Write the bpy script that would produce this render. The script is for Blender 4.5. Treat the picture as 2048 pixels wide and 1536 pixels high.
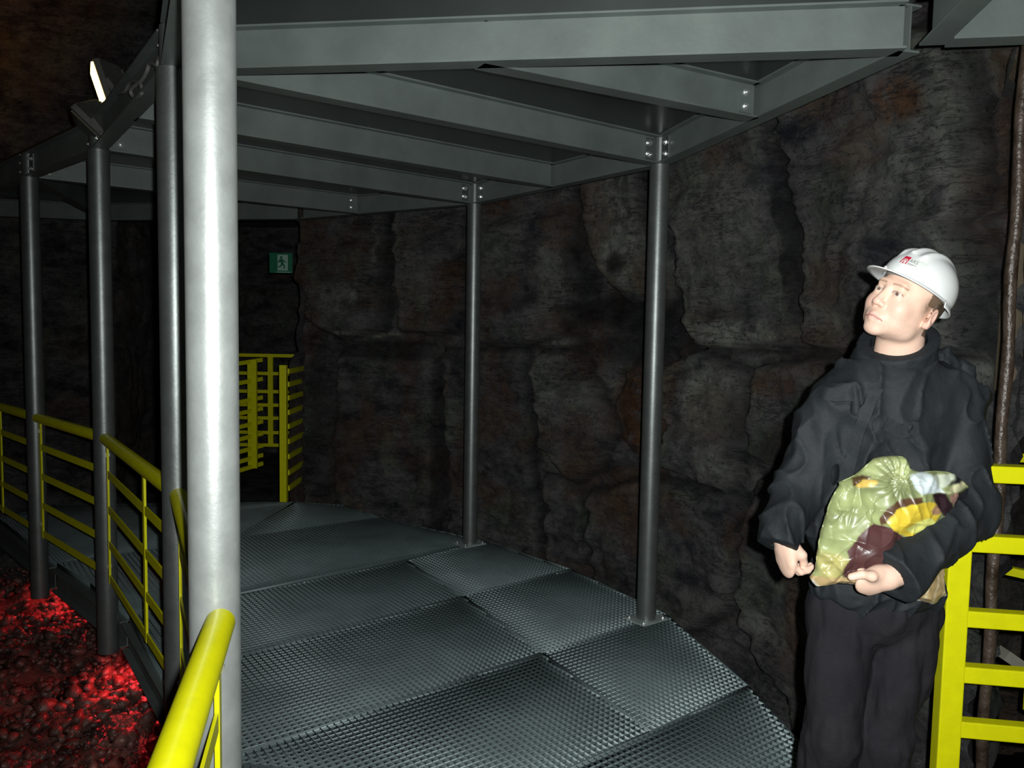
import bpy, bmesh, math, random
import numpy as np
from mathutils import Vector, Matrix
random.seed(7); RNG = np.random.RandomState(11)
for o in list(bpy.data.objects): bpy.data.objects.remove(o)
sc = bpy.context.scene
R = math.radians
# ------------------------------------------------------------------ camera
PITCH, ROLL, FPX, CAMZ = 0.0721, 0.01744, 1572.0, 1.6
F = Vector((0, math.cos(PITCH), -math.sin(PITCH)))
RT = Vector((1, 0, 0)); UP = RT.cross(F)
RX = RT*math.cos(ROLL) + UP*math.sin(ROLL); UX = -RT*math.sin(ROLL) + UP*math.cos(ROLL)
cam = bpy.data.cameras.new('camera'); cam.sensor_fit = 'HORIZONTAL'; cam.sensor_width = 36.0
cam.lens = FPX/2048*36; cam.clip_start = 0.02; cam.clip_end = 100
co = bpy.data.objects.new('camera', cam); sc.collection.objects.link(co)
co.matrix_world = Matrix(((RX.x, UX.x, -F.x, 0), (RX.y, UX.y, -F.y, 0), (RX.z, UX.z, -F.z, CAMZ), (0, 0, 0, 1)))
sc.camera = co
def ray(u, v): return F + RX*((u-1024)/FPX) + UX*((768-v)/FPX)
def W(u, v, y):                      # the point of the place seen at (u,v) at distance y along +Y
    d = ray(u, v); return Vector((0, 0, CAMZ)) + d*(y/d.y)
# ------------------------------------------------------------------ world, exposure, large lights
w = bpy.data.worlds.new('world'); sc.world = w; w.use_nodes = True
w.node_tree.nodes['Background'].inputs[0].default_value = (0.5, 0.5, 0.7, 1)
w.node_tree.nodes['Background'].inputs[1].default_value = 0.0012
vs = sc.view_settings; vs.view_transform = 'Standard'; vs.look = 'None'; vs.exposure = 0.0; vs.gamma = 1; vs.use_curve_mapping = False
def light(name, kind, loc, energy, color, size=0.05, target=None, spot=None, blend=0.6):
    l = bpy.data.lights.new(name, kind); l.energy = energy; l.color = color
    if kind == 'AREA': l.size = size
    else: l.shadow_soft_size = size
    if spot: l.spot_size = R(spot); l.spot_blend = blend
    o = bpy.data.objects.new(name, l); sc.collection.objects.link(o); o.location = loc
    if target is not None: o.rotation_euler = (Vector(target)-Vector(loc)).to_track_quat('-Z', 'Y').to_euler()
    return o
light('camera_flash', 'SPOT', (0.05, -0.03, 1.635), 315, (0.965, 1.0, 0.97), 0.012, target=W(1340, 720, 4), spot=128, blend=1.0)
for p_, e_ in (((-1.5, 3.35, -.34), 5), ((-2.2, 4.55, -.34), 8), ((-3.3, 6.0, -.34), 9), ((-0.9, 2.2, -.40), 4)):
    light('under_platform_red_lamp', 'SPOT', p_, e_*1.3, (1.0, 0.04, 0.05), 0.08, target=(p_[0]-.12, p_[1]-.02, -1), spot=150, blend=.6)
light('pit_red_lamp', 'SPOT', (-3.7, 3.2, 3.4), 60, (1.0, 0.04, 0.03), 0.05, target=(-3.5, 3.6, -0.6), spot=40, blend=0.9)
# ------------------------------------------------------------------ object helpers
COL = sc.collection
def link(o, parent=None):
    COL.objects.link(o)
    if parent is not None:
        o.parent = parent
        o.matrix_parent_inverse = Matrix.Translation(-parent.location) if parent.type == 'EMPTY' else parent.matrix_basis.inverted()
    return o
def empty(name, loc, label=None, cat=None, group=None):
    o = bpy.data.objects.new(name, None); o.location = loc; o.empty_display_size = 0.1; COL.objects.link(o)
    tag(o, label, cat, group); return o
def tag(o, label=None, cat=None, group=None, kind=None):
    for k, v in (('label', label), ('category', cat), ('group', group), ('kind', kind)):
        if v: o[k] = v
    return o
def smooth(me, ang=None):
    me.polygons.foreach_set('use_smooth', [True]*len(me.polygons))
def mesh_np(name, verts, faces, mat, parent=None, sm=True):
    me = bpy.data.meshes.new(name)
    verts = np.asarray(verts, dtype=np.float32); faces = np.asarray(faces, dtype=np.int32)
    k = faces.shape[1]
    me.vertices.add(len(verts)); me.vertices.foreach_set('co', verts.ravel())
    me.loops.add(faces.size); me.loops.foreach_set('vertex_index', faces.ravel())
    me.polygons.add(len(faces)); me.polygons.foreach_set('loop_start', np.arange(0, faces.size, k, dtype=np.int32))
    me.update(calc_edges=True); me.validate()
    if sm: smooth(me)
    me.materials.append(mat)
    o = bpy.data.objects.new(name, me); link(o, parent); return o
def bm_obj(name, bm, mat, parent=None, sm=False, bevel=0):
    bmesh.ops.recalc_face_normals(bm, faces=bm.faces)
    me = bpy.data.meshes.new(name); bm.to_mesh(me); bm.free()
    if sm:
        smooth(me)
    me.materials.append(mat)
    o = bpy.data.objects.new(name, me); link(o, parent)
    if sm and hasattr(me, 'set_sharp_from_angle'): me.set_sharp_from_angle(angle=R(42))
    if bevel:
        b = o.modifiers.new('bevel', 'BEVEL'); b.width = bevel; b.segments = 2; b.limit_method = 'ANGLE'
    return o
def add_box(bm, c, s, ex=(1, 0, 0), ey=(0, 1, 0), ez=(0, 0, 1)):
    c = Vector(c); ex = Vector(ex).normalized()*s[0]/2; ey = Vector(ey).normalized()*s[1]/2; ez = Vector(ez).normalized()*s[2]/2
    v = [bm.verts.new(c+ex*i+ey*j+ez*k) for i in (-1, 1) for j in (-1, 1) for k in (-1, 1)]
    for q in ((0, 1, 3, 2), (4, 6, 7, 5), (0, 4, 5, 1), (2, 3, 7, 6), (0, 2, 6, 4), (1, 5, 7, 3)): bm.faces.new([v[i] for i in q])
def bar(bm, a, b, wd, ht, up=(0, 0, 1)):
    a = Vector(a); b = Vector(b); d = (b-a); L = d.length; d.normalize(); s = d.cross(Vector(up)).normalized(); u = s.cross(d)
    add_box(bm, (a+b)/2, (L, wd, ht), d, s, u)
def add_tube(bm, pts, r, n=20, caps=True):
    pts = [Vector(p) for p in pts]; rings = []
    rr = r if isinstance(r, (list, tuple)) else [r]*len(pts)
    ref = None
    for i, p in enumerate(pts):
        d = (pts[min(i+1, len(pts)-1)]-pts[max(i-1, 0)]).normalized()
        if ref is None: ref = d.orthogonal().normalized()
        ref = (ref-d*ref.dot(d)).normalized(); q = d.cross(ref)
        rings.append([bm.verts.new(p+(ref*math.cos(2*math.pi*k/n)+q*math.sin(2*math.pi*k/n))*rr[i]) for k in range(n)])
    for a, b in zip(rings, rings[1:]):
        for k in range(n): bm.faces.new((a[k], a[(k+1) % n], b[(k+1) % n], b[k]))
    if caps: bm.faces.new(rings[0][::-1]); bm.faces.new(rings[-1])
def add_prism(bm, outline, z0, z1):
    a = [bm.verts.new((x, y, z0)) for x, y in outline]; b = [bm.verts.new((x, y, z1)) for x, y in outline]
    n = len(a); bm.faces.new(a[::-1]); bm.faces.new(b)
    for i in range(n): bm.faces.new((a[i], a[(i+1) % n], b[(i+1) % n], b[i]))
def add_disc(bm, c, axis, r, h, n=6):
    c = Vector(c); axis = Vector(axis).normalized(); add_tube(bm, [c, c+axis*h], r, n)
def add_bolt(bm, c, axis, s=1.0):
    axis = Vector(axis).normalized(); c = Vector(c)
    add_disc(bm, c, axis, 0.015*s, 0.003*s, 16); add_disc(bm, c+axis*0.003*s, axis, 0.0105*s, 0.008*s, 6); add_disc(bm, c+axis*0.011*s, axis, 0.006*s, 0.008*s, 10)
# ------------------------------------------------------------------ numpy noise
LAT = RNG.rand(64, 64, 64).astype(np.float32)
def vnoise(p):
    p = np.asarray(p, dtype=np.float64); i = np.floor(p).astype(int); f = p-i; f = f*f*(3-2*f)
    out = 0
    for a in (0, 1):
        for b in (0, 1):
            for c in (0, 1):
                wgt = (f[..., 0] if a else 1-f[..., 0])*(f[..., 1] if b else 1-f[..., 1])*(f[..., 2] if c else 1-f[..., 2])
                out = out + wgt*LAT[(i[..., 0]+a) & 63, (i[..., 1]+b) & 63, (i[..., 2]+c) & 63]
    return out
def fbm(p, o=4, g=0.5):
    a, s, t = 1.0, 0, 0
    for k in range(o):
        s = s+a*vnoise(p*(2**k)+17.3*k); t += a; a *= g
    return s/t
def ridge(p, o=3):
    a, s, t = 1.0, 0, 0
    for k in range(o):
        s = s+a*(1-np.abs(2*vnoise(p*(2**k)+9.1*k)-1)); t += a; a *= 0.5
    return s/t
# ------------------------------------------------------------------ materials
def mat(name, color, rough=0.5, metal=0.0, spec=0.5, noise=0.0, nscale=8.0, bump=0.0, bscale=40.0, col2=None, emit=None, estr=0, coat=0, sub=0, stretch=(1, 1, 1), alpha=1, sheen=0):
    m = bpy.data.materials.new(name); m.use_nodes = True; nt = m.node_tree; b = nt.nodes['Principled BSDF']
    b.inputs['Base Color'].default_value = (*color, 1); b.inputs['Roughness'].default_value = rough; b.inputs['Metallic'].default_value = metal
    b.inputs['Specular IOR Level'].default_value = spec
    if coat: b.inputs['Coat Weight'].default_value = coat; b.inputs['Coat Roughness'].default_value = 0.12
    if sub: b.inputs['Subsurface Weight'].default_value = sub; b.inputs['Subsurface Radius'].default_value = (0.012, 0.004, 0.002); b.inputs['Subsurface Scale'].default_value = 1
    if sheen: b.inputs['Sheen Weight'].default_value = sheen
    if emit: b.inputs['Emission Color'].default_value = (*emit, 1); b.inputs['Emission Strength'].default_value = estr
    tc = nt.nodes.new('ShaderNodeTexCoord'); mp = nt.nodes.new('ShaderNodeMapping'); mp.inputs['Scale'].default_value = stretch
    nt.links.new(tc.outputs['Object'], mp.inputs[0])
    if noise or col2:
        n = nt.nodes.new('ShaderNodeTexNoise'); n.inputs['Scale'].default_value = nscale; n.inputs['Detail'].default_value = 6; n.inputs['Roughness'].default_value = 0.6
        nt.links.new(mp.outputs[0], n.inputs['Vector'])
        r = nt.nodes.new('ShaderNodeValToRGB'); r.color_ramp.elements[0].position = 0.3; r.color_ramp.elements[1].position = 0.7
        c2 = col2 or tuple(c*(1-noise) for c in color)
        r.color_ramp.elements[0].color = (*c2, 1); r.color_ramp.elements[1].color = (*color, 1)
        nt.links.new(n.outputs['Fac'], r.inputs[0]); nt.links.new(r.outputs[0], b.inputs['Base Color'])
    if bump:
        n2 = nt.nodes.new('ShaderNodeTexNoise'); n2.inputs['Scale'].default_value = bscale; n2.inputs['Detail'].default_value = 5
        nt.links.new(mp.outputs[0], n2.inputs['Vector'])
        bp = nt.nodes.new('ShaderNodeBump'); bp.inputs['Strength'].default_value = bump; bp.inputs['Distance'].default_value = 0.01
        nt.links.new(n2.outputs['Fac'], bp.inputs['Height']); nt.links.new(bp.outputs[0], b.inputs['Normal'])
    return m
def attr_mat(name, attr, rough=0.5, spec=0.5, coat=0, sub=0, bump=0, bscale=60, metal=0):
    m = mat(name, (1, 1, 1), rough, metal, spec, bump=bump, bscale=bscale, coat=coat, sub=sub); nt = m.node_tree
    a = nt.nodes.new('ShaderNodeAttribute'); a.attribute_name = attr
    nt.links.new(a.outputs['Color'], nt.nodes['Principled BSDF'].inputs['Base Color']); return m
def set_attr(o, name, cols):
    cols = np.asarray(cols, dtype=np.float32)
    if cols.shape[1] == 3: cols = np.hstack([cols, np.ones((len(cols), 1), np.float32)])
    a = o.data.color_attributes.new(name, 'FLOAT_COLOR', 'POINT'); a.data.foreach_set('color', cols.ravel())
M = {}
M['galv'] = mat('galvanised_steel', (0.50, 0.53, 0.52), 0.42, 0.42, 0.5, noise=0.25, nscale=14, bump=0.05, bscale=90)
M['galv_flash_dim'] = mat('flash_dimmed_galvanised_steel', (0.27, 0.295, 0.29), 0.42, 0.72, 0.5, noise=0.25, nscale=14, bump=0.05, bscale=90)  # same steel as the foreground post, flash falloff darkened into its colour
M['beam'] = mat('painted_steel', (0.205, 0.24, 0.23), 0.5, 0.25, 0.5, noise=0.3, nscale=4, bump=0.05, bscale=60)
M['grate'] = mat('galvanised_grating', (0.25, 0.32, 0.33), 0.45, 0.25, 0.5, noise=0.35, nscale=2.5)
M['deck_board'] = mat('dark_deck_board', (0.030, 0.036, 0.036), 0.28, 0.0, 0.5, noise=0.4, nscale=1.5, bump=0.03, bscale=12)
M['flange'] = mat('bright_flange', (0.62, 0.70, 0.69), 0.5, 0.35, 0.5, noise=0.3, nscale=10)
M['bolt'] = mat('zinc_bolt', (0.8, 0.82, 0.82), 0.28, 0.85)
M['yellow'] = mat('yellow_paint', (0.93, 0.91, 0.003), 0.38, 0.0, 0.5, noise=0.12, nscale=20, bump=0.03, bscale=50)
M['black'] = mat('black_plastic', (0.012, 0.012, 0.012), 0.5)
M['housing'] = mat('lamp_housing', (0.09, 0.09, 0.08), 0.5, 0.4, noise=0.3, nscale=20)
M['lamp'] = mat('lamp_glass_lit', (1, 0.9, 0.5), 0.3, emit=(1.0, 0.72, 0.22), estr=9)
M['lens'] = mat('lamp_glass_dark', (0.10, 0.10, 0.07), 0.15, coat=0.5)
M['cable'] = mat('grey_cable', (0.22, 0.22, 0.21), 0.5)
M['rustpipe'] = mat('rusty_pipe', (0.11, 0.08, 0.062), 0.36, 0.1, 0.6, col2=(0.03, 0.018, 0.012), nscale=18, bump=0.5, bscale=60)
M['signgreen'] = mat('sign_green', (0.01, 0.16, 0.085), 0.4)
M['signwhite'] = mat('sign_white', (0.36, 0.56, 0.46), 0.4)
# rock: vertex attributes carry stains with a shape of their own, noise does the rest
def rock_material():
    m = bpy.data.materials.new('wet_rock'); m.use_nodes = True; nt = m.node_tree; N = nt.nodes; L = nt.links; b = N['Principled BSDF']
    tc = N.new('ShaderNodeTexCoord'); at = N.new('ShaderNodeAttribute'); at.attribute_name = 'stain'
    def noise(scale, detail, st=(1, 1, 1), rough=0.6):
        mp = N.new('ShaderNodeMapping'); mp.inputs['Scale'].default_value = st; L.new(tc.outputs['Object'], mp.inputs[0])
        n = N.new('ShaderNodeTexNoise'); n.inputs['Scale'].default_value = scale; n.inputs['Detail'].default_value = detail; n.inputs['Roughness'].default_value = rough
        L.new(mp.outputs[0], n.inputs['Vector']); return n.outputs['Fac']
    def ramp(src, p0, p1, c0, c1):
        r = N.new('ShaderNodeValToRGB'); r.color_ramp.elements[0].position = p0; r.color_ramp.elements[1].position = p1
        r.color_ramp.elements[0].color = (*c0, 1); r.color_ramp.elements[1].color = (*c1, 1); L.new(src, r.inputs[0]); return r.outputs[0]
    def mix(fac, a, c):
        x = N.new('ShaderNodeMix'); x.data_type = 'RGBA'; L.new(fac, x.inputs['Factor']); L.new(a, x.inputs['A']); L.new(c, x.inputs['B']); return x.outputs['Result']
    base = ramp(noise(3.5, 8, (1, 1, 2.0), 0.7), 0.36, 0.64, (0.030, 0.030, 0.046), (0.27, 0.262, 0.27))
    brown = ramp(noise(9, 5), 0.3, 0.7, (0.09, 0.05, 0.03), (0.30, 0.195, 0.095))
    m1 = ramp(noise(1.6, 5, (1, 1, 1.6), 0.65), 0.54, 0.68, (0, 0, 0), (0.6, 0.6, 0.6))
    c = mix(m1, base, brown)
    grn = ramp(noise(2.3, 6, (1.3, 1.1, 1), 0.7), 0.50, 0.64, (0, 0, 0), (0.7, 0.7, 0.7))
    gcol = ramp(noise(14, 5), 0.3, 0.7, (0.07, 0.09, 0.07), (0.32, 0.37, 0.26))
    c = mix(grn, c, gcol)
    sep = N.new('ShaderNodeSeparateColor'); L.new(at.outputs['Color'], sep.inputs[0])
    def mul(a, bb):
        x = N.new('ShaderNodeMath'); x.operation = 'MULTIPLY'; L.new(a, x.inputs[0]); L.new(bb, x.inputs[1]); x.use_clamp = True; return x.outputs[0]
    spk = ramp(noise(11, 8, (1, 1, 0.7), 0.75), 0.38, 0.52, (0.15, 0.15, 0.15), (1, 1, 1))
    pale = ramp(noise(20, 6), 0.3, 0.75, (0.26, 0.28, 0.25), (0.66, 0.66, 0.57))
    c = mix(mul(sep.outputs[0], spk), c, pale)
    rust = ramp(noise(16, 5), 0.3, 0.7, (0.10, 0.035, 0.015), (0.26, 0.13, 0.06))
    c = mix(mul(sep.outputs[1], spk), c, rust)
    dark = ramp(noise(10, 2), 0.0, 1.0, (0.010, 0.010, 0.013), (0.02, 0.02, 0.024))
    c = mix(sep.outputs[2], c, dark)
    vein = ramp(noise(5, 10, (1, 1, 5), 0.8), 0.665, 0.72, (0, 0, 0), (0.7, 0.7, 0.7))
    c = mix(vein, c, pale)
    crack = ramp(noise(2.6, 9, (.9, .9, 5.5), .68), .472, .50, (0, 0, 0), (1, 1, 1)); crack2 = ramp(noise(2.6, 9, (.9, .9, 5.5), .68), .50, .528, (1, 1, 1), (0, 0, 0))
    c = mix(mul(mul(crack, crack2), ramp(noise(3, 3), .35, .6, (0, 0, 0), (.85, .85, .85))), c, dark)
    fleck = ramp(noise(55, 6, (1, 1, .8), .8), .60, .70, (0, 0, 0), (.8, .8, .8)); fm = ramp(noise(4, 4), .45, .6, (0, 0, 0), (1, 1, 1))
    c = mix(mul(fleck, fm), c, pale)
    pit = ramp(noise(38, 6, (1, 1, 1.4), .75), .36, .46, (.75, .75, .75), (0, 0, 0)); c = mix(pit, c, dark)
    L.new(c, b.inputs['Base Color'])
    r2 = ramp(noise(7, 5), 0.35, 0.65, (0.38, 0.38, 0.38), (0.85, 0.85, 0.85)); L.new(r2, b.inputs['Roughness'])
    b.inputs['Specular IOR Level'].default_value = 0.45
    bp = N.new('ShaderNodeBump'); bp.inputs['Strength'].default_value = 1.0; bp.inputs['Distance'].default_value = 0.05
    L.new(noise(14, 12, (1, 1, 2.2), 0.8), bp.inputs['Height']); L.new(bp.outputs[0], b.inputs['Normal'])
    return m
M['rock'] = rock_material()
# ------------------------------------------------------------------ plan of the place (metres)
P0, P1, P2, P3, P3b = (-.63, 1.65), (-1.20, 2.80), (-2.15, 4.12), (-3.01, 4.94), (-4.6, 6.45)
Q6, Q5, Q4, Q7, Q8 = (1.21, 2.50), (.765, 4.25), (-.29, 5.70), (-1.79, 6.66), (-3.6, 6.98)
Q9 = (.95, .70)
CX, CY, WR = -3.33, 2.27, 5.12
BZ, BH = 2.47, 0.145
# ------------------------------------------------------------------ rock walls
def cyl_hit(u, v, r=WR):
    d = ray(u, v); a = d.x**2+d.y**2; b = 2*(d.x*(0-CX)+d.y*(0-CY)); c = CX*CX+CY*CY-r*r
    t = (-b+math.sqrt(b*b-4*a*c))/(2*a); x, y, z = d.x*t, d.y*t, CAMZ+d.z*t
    return math.atan2(y-CY, x-CX)*WR, z
def seg_sd(P, poly):                     # signed distance (inside negative)
    poly = np.array(poly); n = len(poly); d = np.full(len(P), 1e9); ins = np.zeros(len(P), bool)
    for i in range(n):
        a = poly[i]; b = poly[(i+1) % n]; e = b-a; wv = P-a
        t = np.clip((wv@e)/(e@e+1e-12), 0, 1); q = wv-t[:, None]*e; d = np.minimum(d, (q**2).sum(1))
        c = ((a[1] > P[:, 1]) != (b[1] > P[:, 1])) & (P[:, 0] < (b[0]-a[0])*(P[:, 1]-a[1])/(b[1]-a[1]+1e-12)+a[0]); ins ^= c
    return np.where(ins, -1, 1)*np.sqrt(d)
SLABS = [
 (.17, [(1346,300),(1362,400),(1378,470),(1364,560),(1384,640),(1402,692),(1584,692),(1588,160),(1500,200)]),
 (.13, [(1604,150),(1602,560),(1606,690),(1720,694),(1950,700),(1955,60),(1850,60)]),
 (.11, [(955,380),(1150,345),(1146,560),(1140,655),(1060,690),(962,682)]),
 (.09, [(788,400),(925,390),(925,660),(800,662)]),
 (.16, [(588,400),(768,400),(772,655),(700,676),(628,640),(592,520)]),
 (.10, [(690,700),(868,690),(880,1120),(700,1100),(680,900)]),
 (.08, [(892,700),(1058,700),(1078,1130),(900,1110)]),
 (.13, [(1086,705),(1150,695),(1180,760),(1225,840),(1200,930),(1150,960),(1092,890)]),
 (.15, [(1325,730),(1400,705),(1480,742),(1486,900),(1440,985),(1335,940),(1338,860),(1322,790)]),
 (.12, [(1502,732),(1700,720),(1680,860),(1560,930),(1505,905)]),
 (.10, [(1180,980),(1300,960),(1480,1010),(1470,1200),(1380,1260),(1180,1180)]),
 (.10, [(1500,960),(1700,900),(1740,1300),(1620,1480),(1480,1250)]),
 (.07, [(1090,950),(1160,980),(1170,1200),(1090,1160)]),
 (.12, [(1165,340),(1290,320),(1300,610),(1240,600),(1180,480)]),
]
PALE = [(1215,440,55,95,1.0),(1262,490,45,80,.9),(1480,665,95,26,.9),(1395,600,22,110,.6),(1420,800,50,80,.85),(1120,560,25,120,.5),(1120,675,45,12,.9),
        (745,668,50,5,1.6),(722,592,7,14,1.3),(675,600,50,40,.5),(1450,940,40,40,.6),(1500,800,30,60,.45),(1905,640,30,60,.8),(1940,740,40,40,.6),
        (1110,780,24,90,.5),(1180,800,40,80,.35),(1640,560,80,130,.35),(1830,330,110,150,.45),(1460,450,90,150,.45),(1540,1260,50,30,.5),(1420,1210,50,25,.4),
        (880,700,40,10,.4),(820,560,60,90,.3),(1000,500,60,90,.3),(110,500,42,60,1.0),(560,1180,40,30,.3),(1730,470,60,60,.4),(1310,560,18,90,.5),(1500,250,70,50,.4)]
RUST = [(1275,815,58,95,1.2),(1680,560,60,60,.6),(1640,700,90,60,.45),(1850,200,40,50,.9),(1760,300,60,60,.5),(1550,770,50,30,.7),(1350,740,14,90,.5),
        (1440,830,50,60,.35),(1170,870,30,60,.5),(1000,400,60,40,.7),(700,500,60,50,.35),(2000,300,40,260,.7),(1600,900,60,50,.4),(1240,1010,50,60,.5)]
DARK = [(1250,528,16,24,1.0),(1200,620,60,40,1.0),(1270,640,70,45,1.0),(1345,600,14,90,.9),(1590,430,9,270,1.0),(1620,700,60,12,.9),(1580,900,60,50,.7),(1165,560,22,200,.8),
        (1080,820,10,120,.8),(778,520,10,130,.9),(780,700,110,22,.8),(1245,700,60,30,.8),(880,900,10,200,.8),(650,900,40,250,.5),(1490,860,16,120,.5),(1340,690,70,22,.8),(1980,500,14,400,.8),
        (940,600,16,200,.5),(1300,1000,14,80,.6)]
def blob(S, lst):
    out = np.zeros(len(S))
    for u, v, ru, rv, g in lst:
        s, z = cyl_hit(u, v); s2, _ = cyl_hit(u+ru, v); _, z2 = cyl_hit(u, v+rv)
        d = .7*((S[:, 0]-s)/max(abs(s2-s), 1e-3))**2+((S[:, 1]-z)/max(abs(z2-z), 1e-3))**2
        out = np.maximum(out, g*np.clip(1.35-d, 0, 1))
    return out
def rock_sheet(name, base, s0, s1, z0, z1, step, hole=None, feat=True, amp=1.0, label=None, roof=False):
    ns = int((s1-s0)/step)+1; nz = int((z1-z0)/step)+1
    s = np.linspace(s0, s1, ns); z = np.linspace(z0, z1, nz); S, Z = np.meshgrid(s, z, indexing='ij'); q = np.stack([S.ravel(), Z.ravel()], 1)
    X = base(q[:, 0]); P3 = np.stack([X[:, 0], X[:, 1], q[:, 1]], 1); nrm = X[:, 2:4]
    wob = np.stack([fbm(P3*3.1+4, 3), fbm(P3*3.1+31, 3)], 1)*0.22-0.11
    qq = q+wob*0.35; rim = np.zeros(len(q)); jnt = np.zeros(len(q))
    d = (fbm(P3*np.array([.7, .7, .7]), 3)-.5)*.35*amp
    strat = fbm(P3*np.array([1.1, 1.1, 11.0])+np.array([0, 0, .0]), 4)+.5*(ridge(P3*np.array([1.0, 1.0, 6.5])+3, 3)-.6)
    d = d+(strat-.5)*.15*amp+(ridge(P3*4.3, 4)-.6)*.075*amp+(fbm(P3*17, 3)-.5)*.03*amp
    if feat:
        h = np.zeros(len(q))
        for hh, poly in SLABS:
            pl = [cyl_hit(*p) for p in poly]; sd = seg_sd(qq, pl)
            t = np.clip(.5-sd/.035, 0, 1); h = np.maximum(h, hh*t*t*(3-2*t)); rim = np.maximum(rim, np.exp(-((sd+.045)/.035)**2)*np.clip(hh*7, 0, 1)); jnt = np.maximum(jnt*(sd > -.01), np.exp(-((sd-.02)/.022)**2))
        bs, bz = cyl_hit(1275, 815); es, _ = cyl_hit(1332, 815); _, ez = cyl_hit(1275, 915)
        rr = ((q[:, 0]-bs)/(es-bs))**2+((q[:, 1]-bz)/(ez-bz))**2
        h = np.maximum(h, .10*np.sqrt(np.clip(1-rr, 0, 1)))
        d = d+h*1.1-.06
    else:
        for k in range(26):
            c0 = s0+(s1-s0)*random.random(); c1 = z0+(z1-z0)*random.random(); a = random.uniform(.25, .8); b = random.uniform(.3, .9)
            sd = np.maximum(np.abs(qq[:, 0]-c0)-a, np.abs(qq[:, 1]-c1)-b); t = np.clip(.5-sd/.05, 0, 1); d = np.maximum(d, d*.6+.09*t)
    V = P3.copy(); V[:, 0] += nrm[:, 0]*d; V[:, 1] += nrm[:, 1]*d
    idx = np.arange(ns*nz).reshape(ns, nz)
    f = np.stack([idx[:-1, :-1], idx[1:, :-1], idx[1:, 1:], idx[:-1, 1:]], -1).reshape(-1, 4)
    if hole:
        cs = (q[f[:, 0], 0]+q[f[:, 2], 0])/2; cz = (q[f[:, 0], 1]+q[f[:, 2], 1])/2
        keep = np.ones(len(f), bool)
        for a, b, c, e in hole: keep &= ~((cs > a) & (cs < b) & (cz > c) & (cz < e))
        f = f[keep]
    o = mesh_np(name, V, f, M['rock'])
    if feat:
        rn = np.clip((fbm(P3*1.7+70, 3)-.42)*5, 0, 1); cols = np.stack([np.maximum(blob(qq, PALE), rim*rn*.6), np.maximum(blob(qq, RUST), np.clip((fbm(P3*2.1+33, 3)-.56)*6, 0, .55)), np.maximum(blob(qq, DARK)*.85, jnt*.8)], 1)
    else: cols = np.stack([np.clip((fbm(P3*.8+50, 4)-.6)*4, 0, .6), np.clip((fbm(P3*.6+80, 3)-.5)*3, 0, .8), np.zeros(len(q))], 1)
    set_attr(o, 'stain', np.clip(cols, 0, 1)); tag(o, label, None, None, 'structure'); return o
def arc(s):
    th = s/WR; c, n = np.cos(th), np.sin(th); return np.stack([CX+WR*c, CY+WR*n, -c, -n], 1)
def poly_base(pts, side=1):
    pts = np.array(pts, float); seg = np.diff(pts, axis=0); L = np.hypot(seg[:, 0], seg[:, 1]); cum = np.r_[0, np.cumsum(L)]
    def fn(s):
        x = np.interp(s, cum, pts[:, 0]); y = np.interp(s, cum, pts[:, 1]); e = .15
        dx = np.interp(s+e, cum, pts[:, 0])-np.interp(s-e, cum, pts[:, 0]); dy = np.interp(s+e, cum, pts[:, 1])-np.interp(s-e, cum, pts[:, 1])
        l = np.hypot(dx, dy)+1e-9; return np.stack([x, y, -side*dy/l, side*dx/l], 1)
    return fn, cum[-1]
A = lambda deg: R(deg)*WR
rock_sheet('wall_right', arc, A(-14), A(74), -1.4, 5.2, .026, hole=[(A(-30), A(5.5), -9, 2.72)], label='layered dark rock wall with pale and rusty stains behind the walkway')
rock_sheet('wall_left', arc, A(74), A(205), -1.4, 7.0, .06, hole=[(A(74), A(96.5), -.3, 2.75)], feat=False, label='dark rock wall around the far side of the pit')
fn, L = poly_base([(-1.93, 7.15), (-1.75, 8.3), (-1.5, 11.5), (-4.6, 11.8), (-4.3, 9), (-3.9, 7.25)], 1)
rock_sheet('wall_back', fn, 0, L, -.4, 3.1, .06, feat=False, amp=.7, label='dark rock inside the far tunnel opening')
fn, L = poly_base([(7.5, 5.4), (3.4, 5.2), (2.6, 4.5), (2.12, 3.6), (1.70, 2.80)], 1)
rock_sheet('wall_side', fn, 0, L, -1.2, 3.1, .05, feat=False, amp=.7, label='brown rock side of the exit passage beyond the yellow gate')
bmx = bmesh.new(); add_box(bmx, (-3.0, 9.6, 3.15), (5, 5.2, .3)); bm_obj('ceiling_tunnel', bmx, M['rock']); bpy.data.objects['ceiling_tunnel']['kind'] = 'structure'
bmx = bmesh.new(); add_box(bmx, (-3.0, 9.55, -.45), (4.4, 4.6, .25)); o = bm_obj('floor_tunnel', bmx, M['rock']); o['kind'] = 'structure'
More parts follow.
